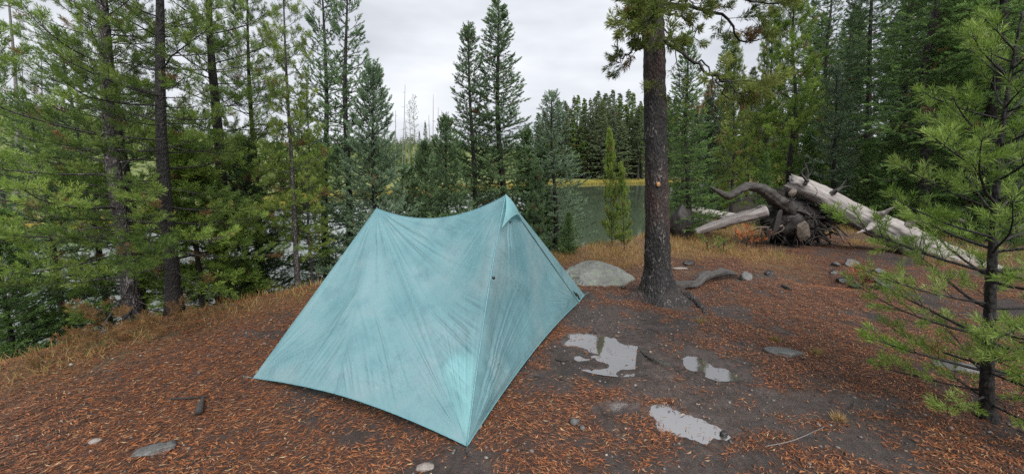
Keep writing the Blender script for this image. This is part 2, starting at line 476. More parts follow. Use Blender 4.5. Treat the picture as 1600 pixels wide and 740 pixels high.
t.links.new(bn.outputs['Normal'], p.inputs['Normal'])
t.links.new(p.outputs[0], o.inputs['Surface'])
M['ground'] = m
ground = tag(link('ground', gm, m), kind='structure')

# lake
m, t, o = new_mat('lake_water')
co = objco(t, (1, .5, 1)); w1 = noise(t, co, 2.2, 3); w2 = noise(t, co, 9, 2)
ad = N(t, 'ShaderNodeMath', operation='MULTIPLY_ADD'); ad.inputs[1].default_value = .35; t.links.new(w2, ad.inputs[0]); t.links.new(w1, ad.inputs[2])
p = N(t, 'ShaderNodeBsdfPrincipled', Roughness=.04, IOR=1.9); p.inputs['Base Color'].default_value = (.048, .066, .042, 1)
t.links.new(bump(t, ad.outputs[0], .10, .03), p.inputs['Normal']); t.links.new(p.outputs[0], o.inputs['Surface'])
from mathutils.geometry import tessellate_polygon
lt = tessellate_polygon([[Vector((a_, b_, 0)) for a_, b_ in LAKE]])
# the sheet reaches under the banks a little
cen = None
LV = []
for i in range(len(LAKE)):
    pa, pb, pc = LAKE[i - 1], LAKE[i], LAKE[(i + 1) % len(LAKE)]
    tn = unit(pc - pa); LV.append((pb[0] + tn[1] * .6, pb[1] - tn[0] * .6, WATER_Z))
if in_lake(np.array([LV[5][0]]), np.array([LV[5][1]]))[0]:
    LV = []
    for i in range(len(LAKE)):
        pa, pb, pc = LAKE[i - 1], LAKE[i], LAKE[(i + 1) % len(LAKE)]
        tn = unit(pc - pa); LV.append((pb[0] - tn[1] * .6, pb[1] + tn[0] * .6, WATER_Z))
lm = make_mesh('lake', LV, np.array([list(q) for q in lt]))
tag(link('lake', lm, m), kind='structure')

# puddles: still sheets lying in the hollows of the ground
m, t, o = new_mat('puddle_water')
fr = N(t, 'ShaderNodeFresnel', IOR=5.0)
gl = N(t, 'ShaderNodeBsdfGlossy', Roughness=.03); tr_ = t.nodes.new('ShaderNodeBsdfTransparent'); tr_.inputs['Color'].default_value = (.8, .76, .72, 1)
n = noise(t, objco(t), 14, 2); t.links.new(bump(t, n, .05, .004), gl.inputs['Normal'])
silt = N(t, 'ShaderNodeBsdfDiffuse'); silt.inputs['Color'].default_value = (.20, .18, .17, 1)
mb = N(t, 'ShaderNodeMixShader'); mb.inputs[0].default_value = .3; t.links.new(tr_.outputs[0], mb.inputs[1]); t.links.new(silt.outputs[0], mb.inputs[2])
mw = N(t, 'ShaderNodeMixShader'); t.links.new(fr.outputs[0], mw.inputs[0]); t.links.new(mb.outputs[0], mw.inputs[1]); t.links.new(gl.outputs[0], mw.inputs[2])
t.links.new(mw.outputs[0], o.inputs['Surface'])
for (cx, cy_, rx, ry, lab) in ((.86, 3.08, .50, .42, 'long muddy puddle beside the tent door wall'),
                              (1.62, 2.78, .24, .34, 'small round puddle between the long puddle and the flat stone'),
                              (1.11, 2.08, .32, .27, 'puddle nearest the camera in the muddy path')):
    an = np.linspace(0, 2 * np.pi, 40, endpoint=False)
    V = np.stack([cx + rx * np.cos(an), cy_ + ry * np.sin(an), np.full(40, PUD_Z)], 1)
    V = np.concatenate([V, [[cx, cy_, PUD_Z]]])
    T = [(40, i, (i + 1) % 40) for i in range(40)]
    tag(link('puddle', make_mesh('puddle', V, T), m), lab, 'puddle', kind='structure')

# ------------------------------------------------------------------ conifer builder
class Needles:
    def __init__(s): s.b, s.d, s.l, s.w, s.t = [], [], [], [], []
    def add(s, b, d, l, w, t):
        s.b.append(b); s.d.append(d); s.l.append(l); s.w.append(w); s.t.append(t)
    def mesh(s, name, seed=0, shape=True):
        b = np.concatenate(s.b); d = unit(np.concatenate(s.d)); l = np.concatenate(s.l); w = np.concatenate(s.w); t = np.concatenate(s.t)
        rs = np.random.RandomState(seed)
        side = unit(np.cross(d, rs.randn(len(d), 3))) * (w * .5)[:, None]
        n = len(b)
        V = np.empty((n, 3, 3)); V[:, 0] = b + d * (l * .12)[:, None] - side; V[:, 1] = b + d * (l * .5)[:, None] + side * 1.2; V[:, 2] = b + d * l[:, None]
        return make_mesh(name, V.reshape(-1, 3), np.arange(n * 3).reshape(n, 3), None, False, {'tint': ('FACE', t)})

def twigs(rs, g, nd, base, dr, ln, bend, sp, tint0):
    """short shoots: a thin cone of wood each, needles along the outer part"""
    n = len(base)
    if not n: return
    L = ln[:, None]
    mid = base + dr * L * .5 + bend * L * .25; tip = base + dr * L + bend * L
    if sp.get('wood', True):
        s = unit(np.cross(dr, rs.randn(n, 3))); s2 = np.cross(dr, s); r = (sp['twig_r'] * np.minimum(1, ln / .25 + .35))[:, None]
        ring = lambda c, q: [c + s * r * q, c + (-.5 * s + .866 * s2) * r * q, c + (-.5 * s - .866 * s2) * r * q]
        V = np.stack(ring(base, 1.0) + [tip], 1)
        k = np.arange(n)[:, None] * 4
        T = np.concatenate([k + np.array(q)[None] for q in ((0, 1, 3), (1, 2, 3), (2, 0, 3))])
        g.add(V.reshape(-1, 3), T)
    k = np.maximum(2, (ln * (1 - sp['start']) * sp['dens']).astype(int)); K = int(k.max())
    tt = sp['start'] + (1 - sp['start']) * rs.rand(n, K) ** .8
    use = np.arange(K)[None] < k[:, None]
    pos = base[:, None] + dr[:, None] * (L * tt)[..., None] + bend[:, None] * (L * tt ** 2)[..., None]
    ax = unit(dr[:, None] + 2 * bend[:, None] * tt[..., None])
    rnd = rs.randn(n, K, 3); rnd[..., 2] += sp.get('upbias', .25)
    perp = unit(rnd - ax * np.sum(rnd * ax, -1, keepdims=True))
    th = R(sp['tilt']) * rs.uniform(.6, 1.3, (n, K)) * (1.05 - .45 * tt)
    d = ax * np.cos(th)[..., None] + perp * np.sin(th)[..., None]
    nl = sp['nlen'] * rs.uniform(.7, 1.15, (n, K)); nw = sp['nwid'] * rs.uniform(.8, 1.2, (n, K))
    ti = np.clip(tint0[:, None] + rs.uniform(-.18, .18, (n, K)) + .12 * (tt - .5), 0, .86)
    dead = (tint0[:, None] > .9) & np.ones((n, K), bool)
    ti = np.where(dead, .95, ti)
    m_ = use
    nd.add(pos[m_], d[m_], nl[m_], nw[m_], ti[m_])

def branch(rs, g, nd, P0, az, e0, e1, L, r0, sp, segs=7, path=None):
    """one limb with its side shoots; e0/e1 = elevation at root and tip"""
    if path is None:
        e = e0 + (e1 - e0) * np.linspace(0, 1, segs) ** sp.get('curve', 1.3)
        a_ = az + np.cumsum(rs.randn(segs) * sp.get('wob', .10))
        st = np.stack([np.cos(a_) * np.cos(e), np.sin(a_) * np.cos(e), np.sin(e)], 1) * (L / segs)
        pts = np.concatenate([[P0], P0 + np.cumsum(st, 0)])
    else:
        pts = np.asarray(path, float); L = np.linalg.norm(np.diff(pts, axis=0), axis=1).sum()
    n = len(pts)
    tube(g, pts, np.linspace(r0, max(r0 * .25, .002), n), sp.get('sides', 5), cap=False)
    m_ = max(2, int(L * (1 - sp['bare']) / sp['sp']))
    s = sp['bare'] + (1 - sp['bare']) * (np.arange(m_) + rs.rand(m_) * .8) / m_
    s = np.concatenate([np.minimum(s, .99), [.985, .99, .995]])                  # a fan at the tip
    f = s * (n - 1); i = np.minimum(f.astype(int), n - 2); fr = (f - i)[:, None]
    base = pts[i] * (1 - fr) + pts[i + 1] * fr
    tan = unit(pts[i + 1] - pts[i])
    lat = unit(np.cross(tan, np.array([0, 0, 1.0]))); up = np.cross(lat, tan)
    k = len(s); sgn = np.where(np.arange(k) % 2 == 0, 1.0, -1.0) * rs.uniform(.7, 1.1, k)
    ang = R(sp['ang']) * rs.uniform(.6, 1.25, k); ang[-3:] *= np.array([.5, .5, 0.05])
    vert = rs.randn(k) * sp['vert'] + sp['lift']
    sd = unit(lat * sgn[:, None] + up * vert[:, None])
    dr = unit(tan * np.cos(ang)[:, None] + sd * np.sin(ang)[:, None])
    ln = (sp['tl'] * L * (1 - s) ** .75 * (.35 + .65 * sstep(sp['bare'], sp['bare'] + .3, s)) + sp['tmin']) * rs.uniform(.65, 1.2, k)
    bend = np.zeros((k, 3)); bend[:, 2] = sp['bend'] * rs.uniform(.5, 1.4, k)
    b0 = rs.uniform(.15, .7) if rs.rand() > sp['dead'] * .3 else .95
    tint = np.clip(b0 + rs.uniform(-.2, .25, k), 0, .86) if b0 < .9 else np.full(k, .95)
    tint = np.where(rs.rand(k) < sp['dead'] * .8, .95, tint)
    twigs(rs, g, nd, base, dr, ln, bend, sp, tint)
    if sp.get('sub', 0):
        big = np.where(ln > sp['submin'])[0]
        for q in range(sp['sub']):
            if not len(big): break
            tq = rs.uniform(.25, .85, len(big)); b2 = base[big] + dr[big] * (ln[big] * tq)[:, None] + bend[big] * (ln[big] * tq ** 2)[:, None]
            rv = rs.randn(len(big), 3); rv[:, 2] *= .5; rv[:, 2] += sp['lift']
            pr = unit(rv - dr[big] * np.sum(rv * dr[big], 1, keepdims=True)); a2 = R(42)
            d2 = unit(dr[big] * math.cos(a2) + pr * math.sin(a2))
            l2 = np.maximum(ln[big] * (1 - tq) * rs.uniform(.6, 1.0, len(big)), sp['tmin'] * .9)
            twigs(rs, g, nd, b2, d2, l2, bend[big], sp, tint[big])
    return pts

SPR = dict(sp=.070, bare=.06, ang=50, vert=.30, lift=.10, tl=.42, tmin=.085, bend=.10, dead=.01, start=.0, dens=400, tilt=52, nlen=.024, nwid=.0075,
           twig_r=.004, wood=True, sub=1, submin=.13, wob=.07, upbias=.5)
PIN = dict(sp=.085, bare=.26, ang=48, vert=.55, lift=.35, tl=.30, tmin=.10, bend=.16, dead=.04, start=.25, dens=420, tilt=58, nlen=.058, nwid=.0050,
           twig_r=.0045, wood=True, sub=2, submin=.14, wob=.12, upbias=.25)

def conifer(seed, H, r0, lo, spacing, per, prof, e_lo, e_hi, tip, sp, name, bark, leaf, jit=.25, trunk_sides=10, bend_amp=.02, droop_lo=None):
    """prof(f) = limb length at fraction f of the crown; returns (trunk mesh, crown mesh)"""
    rs = np.random.RandomState(seed); g = Geo(); nd = Needles()
    zs = np.linspace(0, H, 26)
    wob = np.stack([np.sin(zs * 1.1 + seed) * bend_amp * H * .5, np.cos(zs * .8 + seed * 2) * bend_amp * H * .5, np.zeros(26)], 1) * np.sin(np.pi * zs / H)[:, None]
    axis_ = wob + np.stack([zs * 0, zs * 0, zs], 1)
    rad = r0 * (1 - zs / H) ** .85 * (1 + .7 * np.exp(-zs / (.05 * H))) + .006
    tube(g, axis_, rad, trunk_sides, rough=.10, freq=7, seed=seed)
    z = lo
    while z < H - .03:
        f = (z - lo) / (H - lo)
        c = np.array([np.interp(z, zs, axis_[:, 0]), np.interp(z, zs, axis_[:, 1]), z])
        k = max(3, int(round(per * rs.uniform(.75, 1.25)))); a0 = rs.rand() * 6.28
        for j in range(k):
            L = prof(f) * rs.uniform(1 - jit, 1 + jit)
            if L < .04: L = .04
            az = a0 + j * 6.283 / k + rs.randn() * .3
            e = (e_lo + (e_hi - e_lo) * f) + rs.randn() * .10
            branch(rs, g, nd, c + [0, 0, rs.uniform(-.5, .5) * spacing * .8], az, e, e + tip, L, max(.003, min(.3 * np.interp(z, zs, rad), .008 * L + .002)), sp, 6)
        z += spacing * rs.uniform(.75, 1.25) * (1 - .45 * f)
    # leader shoot
    twigs(rs, g, nd, axis_[-1:] - [[0, 0, .25]], np.array([[0, 0, 1.0]]), np.array([.32]), np.zeros((1, 3)), dict(sp, start=.05), np.array([.5]))
    return g.mesh(name + '_trunk'), nd.mesh(name + '_crown', seed)

PROTO = {}
def proto(key, H, bark, leaf, *a, **k):
    tm, cm = conifer(*a, **k, name=key, bark=None, leaf=None)
    tm.materials.append(M[bark]); cm.materials.append(M[leaf])
    PROTO[key] = (tm, cm, H)
def cone(r, p=.8, lo=.0): return lambda f: r * ((1 - f) ** p) * (1 - lo * math.exp(-f * 9)) + .03

# slender dense spruce
proto('slender_spruce', 5.0, 'bark_thin', 'spruce', 11, 5.0, .050, .25, .135, 6, cone(.62, .78), R(-8), R(35), R(22), dict(SPR, nlen=.027, nwid=.0090), trunk_sides=8)
proto('slender_spruce_second', 5.0, 'bark_thin', 'spruce', 12, 5.0, .048, .25, .15, 5, cone(.58, .72), R(-4), R(38), R(25), dict(SPR, nlen=.027, nwid=.0090), trunk_sides=8)
# open spruce with hanging limbs and upturned tips
proto('open_spruce', 5.0, 'bark_dark', 'spruce', 13, 5.0, .060, .5, .22, 5, cone(.75, .65, .35), R(-28), R(28), R(40), dict(SPR, nlen=.026, nwid=.0085), trunk_sides=8)
proto('pale_spruce', 3.2, 'bark_dark', 'spruce_blue', 14, 3.2, .035, .2, .17, 5, cone(.60, .7, .2), R(-22), R(30), R(40), dict(SPR, sp=.055, nlen=.025, nwid=.008), trunk_sides=7)
proto('bushy_spruce', 3.0, 'bark_dark', 'spruce', 15, 3.0, .035, .08, .105, 6, cone(.75, .8), R(-12), R(35), R(26), dict(SPR, nlen=.027, nwid=.0090), trunk_sides=7)
# dense big fir for the wood on the right
proto('tall_fir', 9.0, 'bark_thin', 'fir', 16, 9.0, .12, .7, .24, 6, cone(1.35, .75, .2), R(-22), R(28), R(26),
      dict(SPR, sp=.11, bend=-.06, tl=.40, tmin=.14, dens=210, nlen=.046, nwid=.015, sub=1, submin=.2), trunk_sides=9)
proto('tall_spruce', 9.0, 'bark_thin', 'spruce', 17, 9.0, .11, .5, .25, 6, cone(1.15, .8, .2), R(-25), R(25), R(30),
      dict(SPR, sp=.11, bend=-.08, tl=.40, tmin=.14, dens=210, nlen=.045, nwid=.015, sub=1, submin=.2), trunk_sides=9)
# lodgepole pines
proto('open_pine', 6.0, 'bark_grey', 'pine_yellow', 18, 6.0, .055, 1.5, .26, 4, cone(.85, .6, .3), R(-10), R(35), R(30), dict(PIN, dead=.06, nlen=.062, nwid=.0076, dens=400, sp=.07, sub=3), trunk_sides=9)
proto('tall_pine', 9.0, 'bark_thin', 'pine', 19, 9.0, .10, 1.0, .30, 5, cone(1.25, .65, .2), R(-8), R(35), R(30),
      dict(PIN, sp=.11, nlen=.085, nwid=.0125, dens=250, tmin=.15, dead=.04, sub=3), trunk_sides=9)
proto('big_pine', 7.5, 'bark_grey', 'pine', 20, 7.5, .125, .75, .29, 4, lambda f: 1.55 * (1 - f) ** .55 + .05, R(-6), R(30), R(18),
      dict(PIN, dead=.05, bare=.28, sp=.095, nlen=.062, nwid=.0062, dens=430, wob=.14, sub=3), trunk_sides=12, jit=.4, bend_amp=.012)
proto('dark_pine', 7.5, 'bark_dark', 'pine_dark', 21, 7.5, .095, .9, .29, 4, lambda f: 1.45 * (1 - f) ** .5 + .05, R(-14), R(28), R(22),
      dict(PIN, dead=.06, bare=.30, sp=.095, nlen=.062, nwid=.0062, dens=430, wob=.14, sub=3), trunk_sides=12, jit=.4, bend_amp=.012)
proto('pine_sapling', 2.2, 'bark_thin', 'pine_yellow', 22, 2.2, .020, .25, .19, 4, cone(.38, .7, .2), R(5), R(45), R(25), dict(PIN, dead=.05, sp=.05, tl=.34, nlen=.055, nwid=.008, dens=330, bare=.15, sub=3, submin=.08), trunk_sides=6)
proto('thin_spruce', 4.0, 'bark_dark', 'spruce_dark', 23, 4.0, .042, .15, .17, 5, cone(.72, .55, .1), R(-18), R(22), R(20), dict(SPR, sp=.06, bend=-.03, nlen=.024, nwid=.007, dead=.015), trunk_sides=8)
# far trees
FARSP = dict(SPR, sp=.22, tl=.36, tmin=.07, dens=95, nlen=.15, nwid=.075, wood=False, sub=0, sides=3, bend=-.08)
for i, (sd, rr_, lo_) in enumerate(((31, 1.15, 1.2), (32, .95, 3.0), (33, 1.3, .6))):
    proto('far_conifer_%s' % 'abc'[i], 11.0, 'bark_dark', 'far', sd, 11.0, .13, lo_, .42, 5, cone(rr_ * 1.15, .95, .3), R(-20), R(25), R(22), FARSP, trunk_sides=5)
proto('far_pine', 12.0, 'snag', 'far', 34, 12.0, .12, 5.0, .5, 4, lambda f: .9 * (1 - f) ** .4 * (.5 + f) + .1, R(-15), R(30), R(30), dict(FARSP, dens=20), trunk_sides=5)

def place(key, name, bx, Yd, tx, ty, label, group=None, w=1.0, rot=0.0, bark=None, leaf=None, cat='tree', base=None):
    """stand a conifer with its foot at pixel column bx, Yd metres ahead, and its tip at pixel (tx, ty)"""
    tm, cm, H = PROTO[key]
    b = base_at(bx, Yd) if base is None else np.asarray(base, float)
    top = at_y(tx, ty, b[1]); b = b - [0, 0, .06]
    ax = Vector(top - b); h = ax.length
    e = empty(name, b)
    q = Vector((0, 0, 1)).rotation_difference(ax.normalized()) @ Matrix.Rotation(rot, 3, 'Z').to_quaternion()
    e.rotation_mode = 'QUATERNION'; e.rotation_quaternion = q
    s = h / H; e.scale = (s * w, s * w, s)
    tag(e, label, cat, group)
    for nm, me, mt in (('trunk', tm, bark), ('crown', cm, leaf)):
        o_ = link(nm, me, None, e)
        if mt:
            o_.material_slots[0].link = 'OBJECT'; o_.material_slots[0].material = M[mt]
    return e

def part(name, me, mat, parent):
    """world-space mesh hung on a thing without moving it"""
    o_ = link(name, me, mat)
    root = parent
    off = Vector((0, 0, 0))
    while root is not None:
        off += root.location if root.type == 'EMPTY' else Vector((0, 0, 0)); root = root.parent
    o_.parent = parent
    if parent.type == 'EMPTY': o_.matrix_parent_inverse = Matrix.Translation(-Vector(parent.location))
    return o_
def gz(x, y):
    x = np.asarray(x, float); y = np.asarray(y, float)
    dn_, _ = shore_d(x, y); so = (np.abs(x) < 7) & (y > .5) & (y < 9)
    return ground_z(x, y) + so * ((fbm(x * 11, y * 11, 3, 9) - .5) * .032) * sstep(1.0, 1.8, dn_)
def foot(px, py, z=0.0):
    p_ = on_z(px, py, z)
    for _ in range(3): p_ = on_z(px, py, float(gz(p_[:1], p_[1:2])[0]))
    return p_

# ------------------------------------------------------------------ tent
A, B, C = on_z(395, 590, .015), on_z(730, 696, .015), on_z(913, 460, .04)
C2 = on_z(904, 472, .03)
P2, P1 = at_y(790, 305, 3.23), at_y(588, 325, 3.72)
D = A + (C - B)
Mm = A + (B - A) * .45; Mm[2] += .08
tent = empty('tent', (*((A + B + C + D) / 4)[:2], 0))
tag(tent, 'teal translucent tent pitched on the needle-strewn ground', 'tent')
m, t, o = new_mat('tent_fabric')
v = objco(t); n1 = noise(t, v, 2.6, 5, .6); n2_ = noise(t, v, 60, 3, .7)
fc = ramp(t, n1, [(.3, (.155, .315, .352)), (.5, (.205, .365, .398)), (.72, (.27, .392, .42))])
fc = mixc(t, ramp(t, n2_, [(.45, (0, 0, 0)), (.75, (.18, .18, .18))]), fc, (.13, .31, .35))
fc = mixc(t, ramp(t, noise(t, objco(t, (1, 1, .6)), 4.5, 6, .7), [(.5, (0, 0, 0)), (.68, (.55, .55, .55))]), fc, (.115, .235, .275))
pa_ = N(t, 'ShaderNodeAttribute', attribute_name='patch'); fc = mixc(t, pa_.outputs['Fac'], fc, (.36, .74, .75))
pr = N(t, 'ShaderNodeBsdfPrincipled', Roughness=.28, IOR=1.5); t.links.new(fc, pr.inputs['Base Color'])
mp_ = objco(t, (9, 9, 70)); t.links.new(bump(t, noise(t, v, 26, 4, .65), .25, .01), pr.inputs['Normal'])
tl = t.nodes.new('ShaderNodeBsdfTranslucent'); t.links.new(fc, tl.inputs['Color'])
tp = t.nodes.new('ShaderNodeBsdfTransparent'); tp.inputs['Color'].default_value = (.6, .9, .93, 1)
m1 = N(t, 'ShaderNodeMixShader'); m1.inputs[0].default_value = .38; t.links.new(pr.outputs[0], m1.inputs[1]); t.links.new(tl.outputs[0], m1.inputs[2])
m2 = N(t, 'ShaderNodeMixShader'); m2.inputs[0].default_value = .13; t.links.new(m1.outputs[0], m2.inputs[1]); t.links.new(tp.outputs[0], m2.inputs[2])
t.links.new(m2.outputs[0], o.inputs['Surface']); M['tent'] = m
M['seam'] = plain_mat('tent_seam_tape', (.085, .20, .225), .6, .2, 60)
M['black'] = plain_mat('black_plastic', (.012, .012, .013), .4, .1)
M['cord'] = plain_mat('grey_green_cord', (.10, .16, .16), .7, .2)
M['floor'] = plain_mat('grey_tent_floor', (.16, .22, .24), .5, .2, 6)
M['pole'] = plain_mat('carbon_pole', (.03, .03, .035), .35, .1)

def edge(a, b, off):
    """edge curve as offset function of t in 0..1: parabola"""
    off = np.asarray(off, float)
    return lambda tt: (4 * tt * (1 - tt))[:, None] * off
_n1t = np.random.RandomState(77).rand(4096)
def n1d(x, s=0):
    x = x + s * 31.7; i = np.floor(x).astype(int); f = x - i; f = f * f * (3 - 2 * f)
    return _n1t[i & 4095] * (1 - f) + _n1t[(i + 1) & 4095] * f
def panel(name, a, b, c, eab, ebc, eca, n=120, wr=(), seed=0, mat='tent', patch=None, parent=None, bag=0.0, pull=None):
    """fabric triangle a-b-c with curved edges and tension wrinkles that radiate from its anchors"""
    I, J = np.meshgrid(np.arange(n + 1), np.arange(n + 1), indexing='ij'); ok = I + J <= n
    idm = -np.ones((n + 1, n + 1), int); idm[ok] = np.arange(ok.sum())
    vb, wc = I[ok] / n, J[ok] / n; ua = 1 - vb - wc
    Pp = ua[:, None] * a + vb[:, None] * b + wc[:, None] * c
    Pl = Pp.copy()
    def add(e, s0, s1):
        s = s0 + s1; tt = np.where(s > 1e-6, s1 / np.maximum(s, 1e-6), 0)
        return e(tt) * (s ** 2)[:, None]
    Pp = Pp + add(eab, ua, vb) + add(ebc, vb, wc) + add(eca, wc, ua)
    nrm = unit(np.cross(b - a, c - a))
    if np.dot(nrm, np.array([0, 0, 1.6]) - a) < 0: nrm = -nrm
    e1 = unit(b - a); e2 = np.cross(nrm, e1)
    fade = np.clip(np.minimum.reduce([ua, vb, wc]) * 14, 0, 1)
    h = np.zeros(len(Pp))
    for (anc, amp, fr, reach) in wr:
        q = Pl - anc; x_, y_ = q @ e1, q @ e2; r_ = np.hypot(x_, y_); th = np.arctan2(y_, x_)
        prof = sstep(.03, .25, r_) * np.exp(-(r_ / reach) ** 2)
        s_ = n1d(th * fr, seed) * .6 + n1d(th * fr * 2.3, seed + 3) * .4
        s_ = 1 - np.abs(2 * s_ - 1)                                   # sharp folds
        mod = .3 + .9 * n2(th * 5 + 50, r_ * 3 + 50, seed)
        h += amp * s_ * prof * mod
    h += .006 * (fbm(Pl @ e1 * 4 + 9, Pl @ e2 * 4 + 9, 3, seed) - .5)
    if pull is not None:                                              # slack ripples lying along the line of tension
        td = unit(pull - nrm * np.dot(pull, nrm)); tq = np.cross(nrm, td); q1_, q2_ = (Pl - a) @ td, (Pl - a) @ tq
        for fq, am_, sd_ in ((22, .010, 1), (45, .0045, 2)):
            rp = 1 - np.abs(2 * n2(q2_ * fq + 60 + 1.2 * n2(q1_ * 2, q2_ * 4, 7), q1_ * 2.2 + 60, seed + sd_) - 1)
            h += am_ * rp ** 1.5 * sstep(.35, .65, n2(q1_ * 2.5 + 30, q2_ * 3.5 + 30, seed + 5))
    h -= bag * np.clip(27 * ua * vb * wc, 0, 1)
    Pp = Pp + nrm * (h * fade)[:, None]
    T = []
    i0, j0 = np.meshgrid(np.arange(n), np.arange(n), indexing='ij'); k_ = i0 + j0 < n
    T.append(np.stack([idm[i0[k_], j0[k_]], idm[i0[k_] + 1, j0[k_]], idm[i0[k_], j0[k_] + 1]], 1))
    k_ = i0 + j0 < n - 1
    T.append(np.stack([idm[i0[k_] + 1, j0[k_]], idm[i0[k_] + 1, j0[k_] + 1], idm[i0[k_], j0[k_] + 1]], 1))
    pm_ = np.zeros(len(Pp)) if patch is None else patch(Pl)
    me = make_mesh(name, Pp, np.concatenate(T), None, True, {'patch': ('POINT', pm_)})
    return part(name, me, M[mat], parent or tent), nrm
Z0 = np.zeros(3)
no = edge(0, 0, Z0)
ridge = edge(P1, P2, (0, 0, -.145)); sB2 = edge(P2, B, (-.02, .03, -.01)); sB1 = edge(P1, B, (.02, .05, -.04))
hemAM = edge(A, Mm, (0, 0, .012)); hemMB = edge(Mm, B, (0, 0, .025)); hemBC = edge(B, C2, (-.03, .02, .03)); sPM = edge(P1, Mm, (0, .03, -.01))
rv = lambda e: (lambda tt: e(1 - tt))
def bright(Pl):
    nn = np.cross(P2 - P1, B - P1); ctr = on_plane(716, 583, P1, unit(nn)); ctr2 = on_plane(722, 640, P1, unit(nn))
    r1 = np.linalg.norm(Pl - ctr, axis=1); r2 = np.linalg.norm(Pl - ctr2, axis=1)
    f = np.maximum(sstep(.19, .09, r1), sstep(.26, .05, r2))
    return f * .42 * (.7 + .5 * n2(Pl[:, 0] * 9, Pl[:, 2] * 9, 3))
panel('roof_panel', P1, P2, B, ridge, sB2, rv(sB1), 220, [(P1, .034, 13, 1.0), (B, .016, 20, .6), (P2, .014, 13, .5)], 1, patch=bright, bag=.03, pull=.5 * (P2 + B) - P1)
panel('end_panel', P1, Mm, B, sPM, hemMB, rv(sB1), 200, [(B, .030, 22, .9), (P1, .020, 13, .9)], 2, bag=.04, pull=B - P1)
panel('side_panel', P1, A, Mm, no, hemAM, rv(sPM), 120, [(A, .018, 20, .45), (P1, .014, 12, .7)], 3, bag=.02, pull=A - P1)
dp, dn_door = panel('door_panel', P2, B, C2, sB2, hemBC, no, 220, [(B, .030, 22, .85), (C2, .018, 20, .45), (P2, .014, 14, .6)], 4, bag=.03, pull=C2 - P2)
panel('door_flap', P2, C2, C, no, no, no, 60, [(C, .004, 30, .3)], 5)
panel('rear_panel', P2, C, D, no, edge(C, D, (0, 0, .08)), no, 40, [(C, .006, 30, .6)], 6)
panel('rear_roof_panel', P1, P2, D, ridge, no, no, 50, [(P1, .006, 18, .6)], 7)
panel('far_side_panel', P1, D, A, no, no, no, 40, [], 8)
# hood over the top of the door
q0 = on_plane(782, 357, P2, dn_door); q1 = on_plane(814, 344, P2, dn_door); qm = on_plane(799, 337, P2, dn_door)
P2h = P2 + np.array([0, 0, .012])
g = Geo(); nn_ = 16; rows = 10
bot = spline([q0, .5 * (q0 + qm) + (P2 - qm) * .10, qm, .5 * (q1 + qm), q1], nn_) + dn_door * (.010 + .045 * np.sin(np.linspace(0, np.pi, nn_)))[:, None]
V = np.array([P2h * (1 - s) + bot * s + dn_door * .02 * math.sin(math.pi * s) for s in np.linspace(0, 1, rows)]).reshape(-1, 3)
ii = np.arange(rows * nn_).reshape(rows, nn_)
g.add(V, None, np.stack([ii[:-1, :-1], ii[:-1, 1:], ii[1:, 1:], ii[1:, :-1]], -1).reshape(-1, 4))
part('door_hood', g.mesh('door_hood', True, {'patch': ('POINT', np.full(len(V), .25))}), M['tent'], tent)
def strip(name, a, b, e, r, mat, off=.006, n=40, squash=.5):
    tt = np.linspace(0, 1, n); pts = a + (b - a) * tt[:, None] + e(tt) + np.array([0, -off, off * .4])
    g = Geo(); tube(g, pts, r, 6, rough=.25, freq=30); part(name, g.mesh(name), M[mat], tent)
strip('seam', P2, B, sB2, .0050, 'seam', .004); strip('seam', P1, B, sB1, .0028, 'seam', .0); strip('seam', P1, P2, ridge, .003, 'seam', .0)
strip('seam', P1, Mm, sPM, .0018, 'seam', -.001)
strip('hem', A, Mm, hemAM, .0035, 'seam', .002); strip('hem', Mm, B, hemMB, .0035, 'seam', .002); strip('hem', B, C2, hemBC, .0035, 'seam', .002); strip('hem', C2, C, no, .006, 'seam')
zz0 = q1 + dn_door * .006
strip('zipper', zz0, C2, no, .0045, 'cord', .004); strip('zipper', P2, zz0, no, .003, 'cord', .006)
def blob(name, p_, size, mat, parent=tent, lv=2):
    V, T = ico(lv); part(name, make_mesh(name, V * size + p_, T, smooth=True), M[mat], parent)
tg = on_plane(769, 434, P2, dn_door) + dn_door * .012; blob('toggle', tg, (.012, .008, .014), 'black')
tg = on_plane(796, 347, P2, dn_door) + dn_door * .01; blob('toggle', tg, (.010, .007, .008), 'black')
# three-peak maker's mark near the rear corner
ndf = unit(np.cross(C2 - P2, C - P2)); ndf = ndf if np.dot(ndf, -C) > 0 else -ndf
g = Geo()
for (xa, ya, xb, yb, xc_, yc_) in ((894, 453, 900, 463, 902, 461), (899, 456, 903, 465, 905, 463), (902, 464, 905, 468, 907, 466)):
    g.add(np.array([on_plane(*q_, P2, ndf) for q_ in ((xa, ya), (xb, yb), (xc_, yc_))]) + ndf * .006, [(0, 1, 2)])
part('logo', g.mesh('logo', False), M['black'], tent)
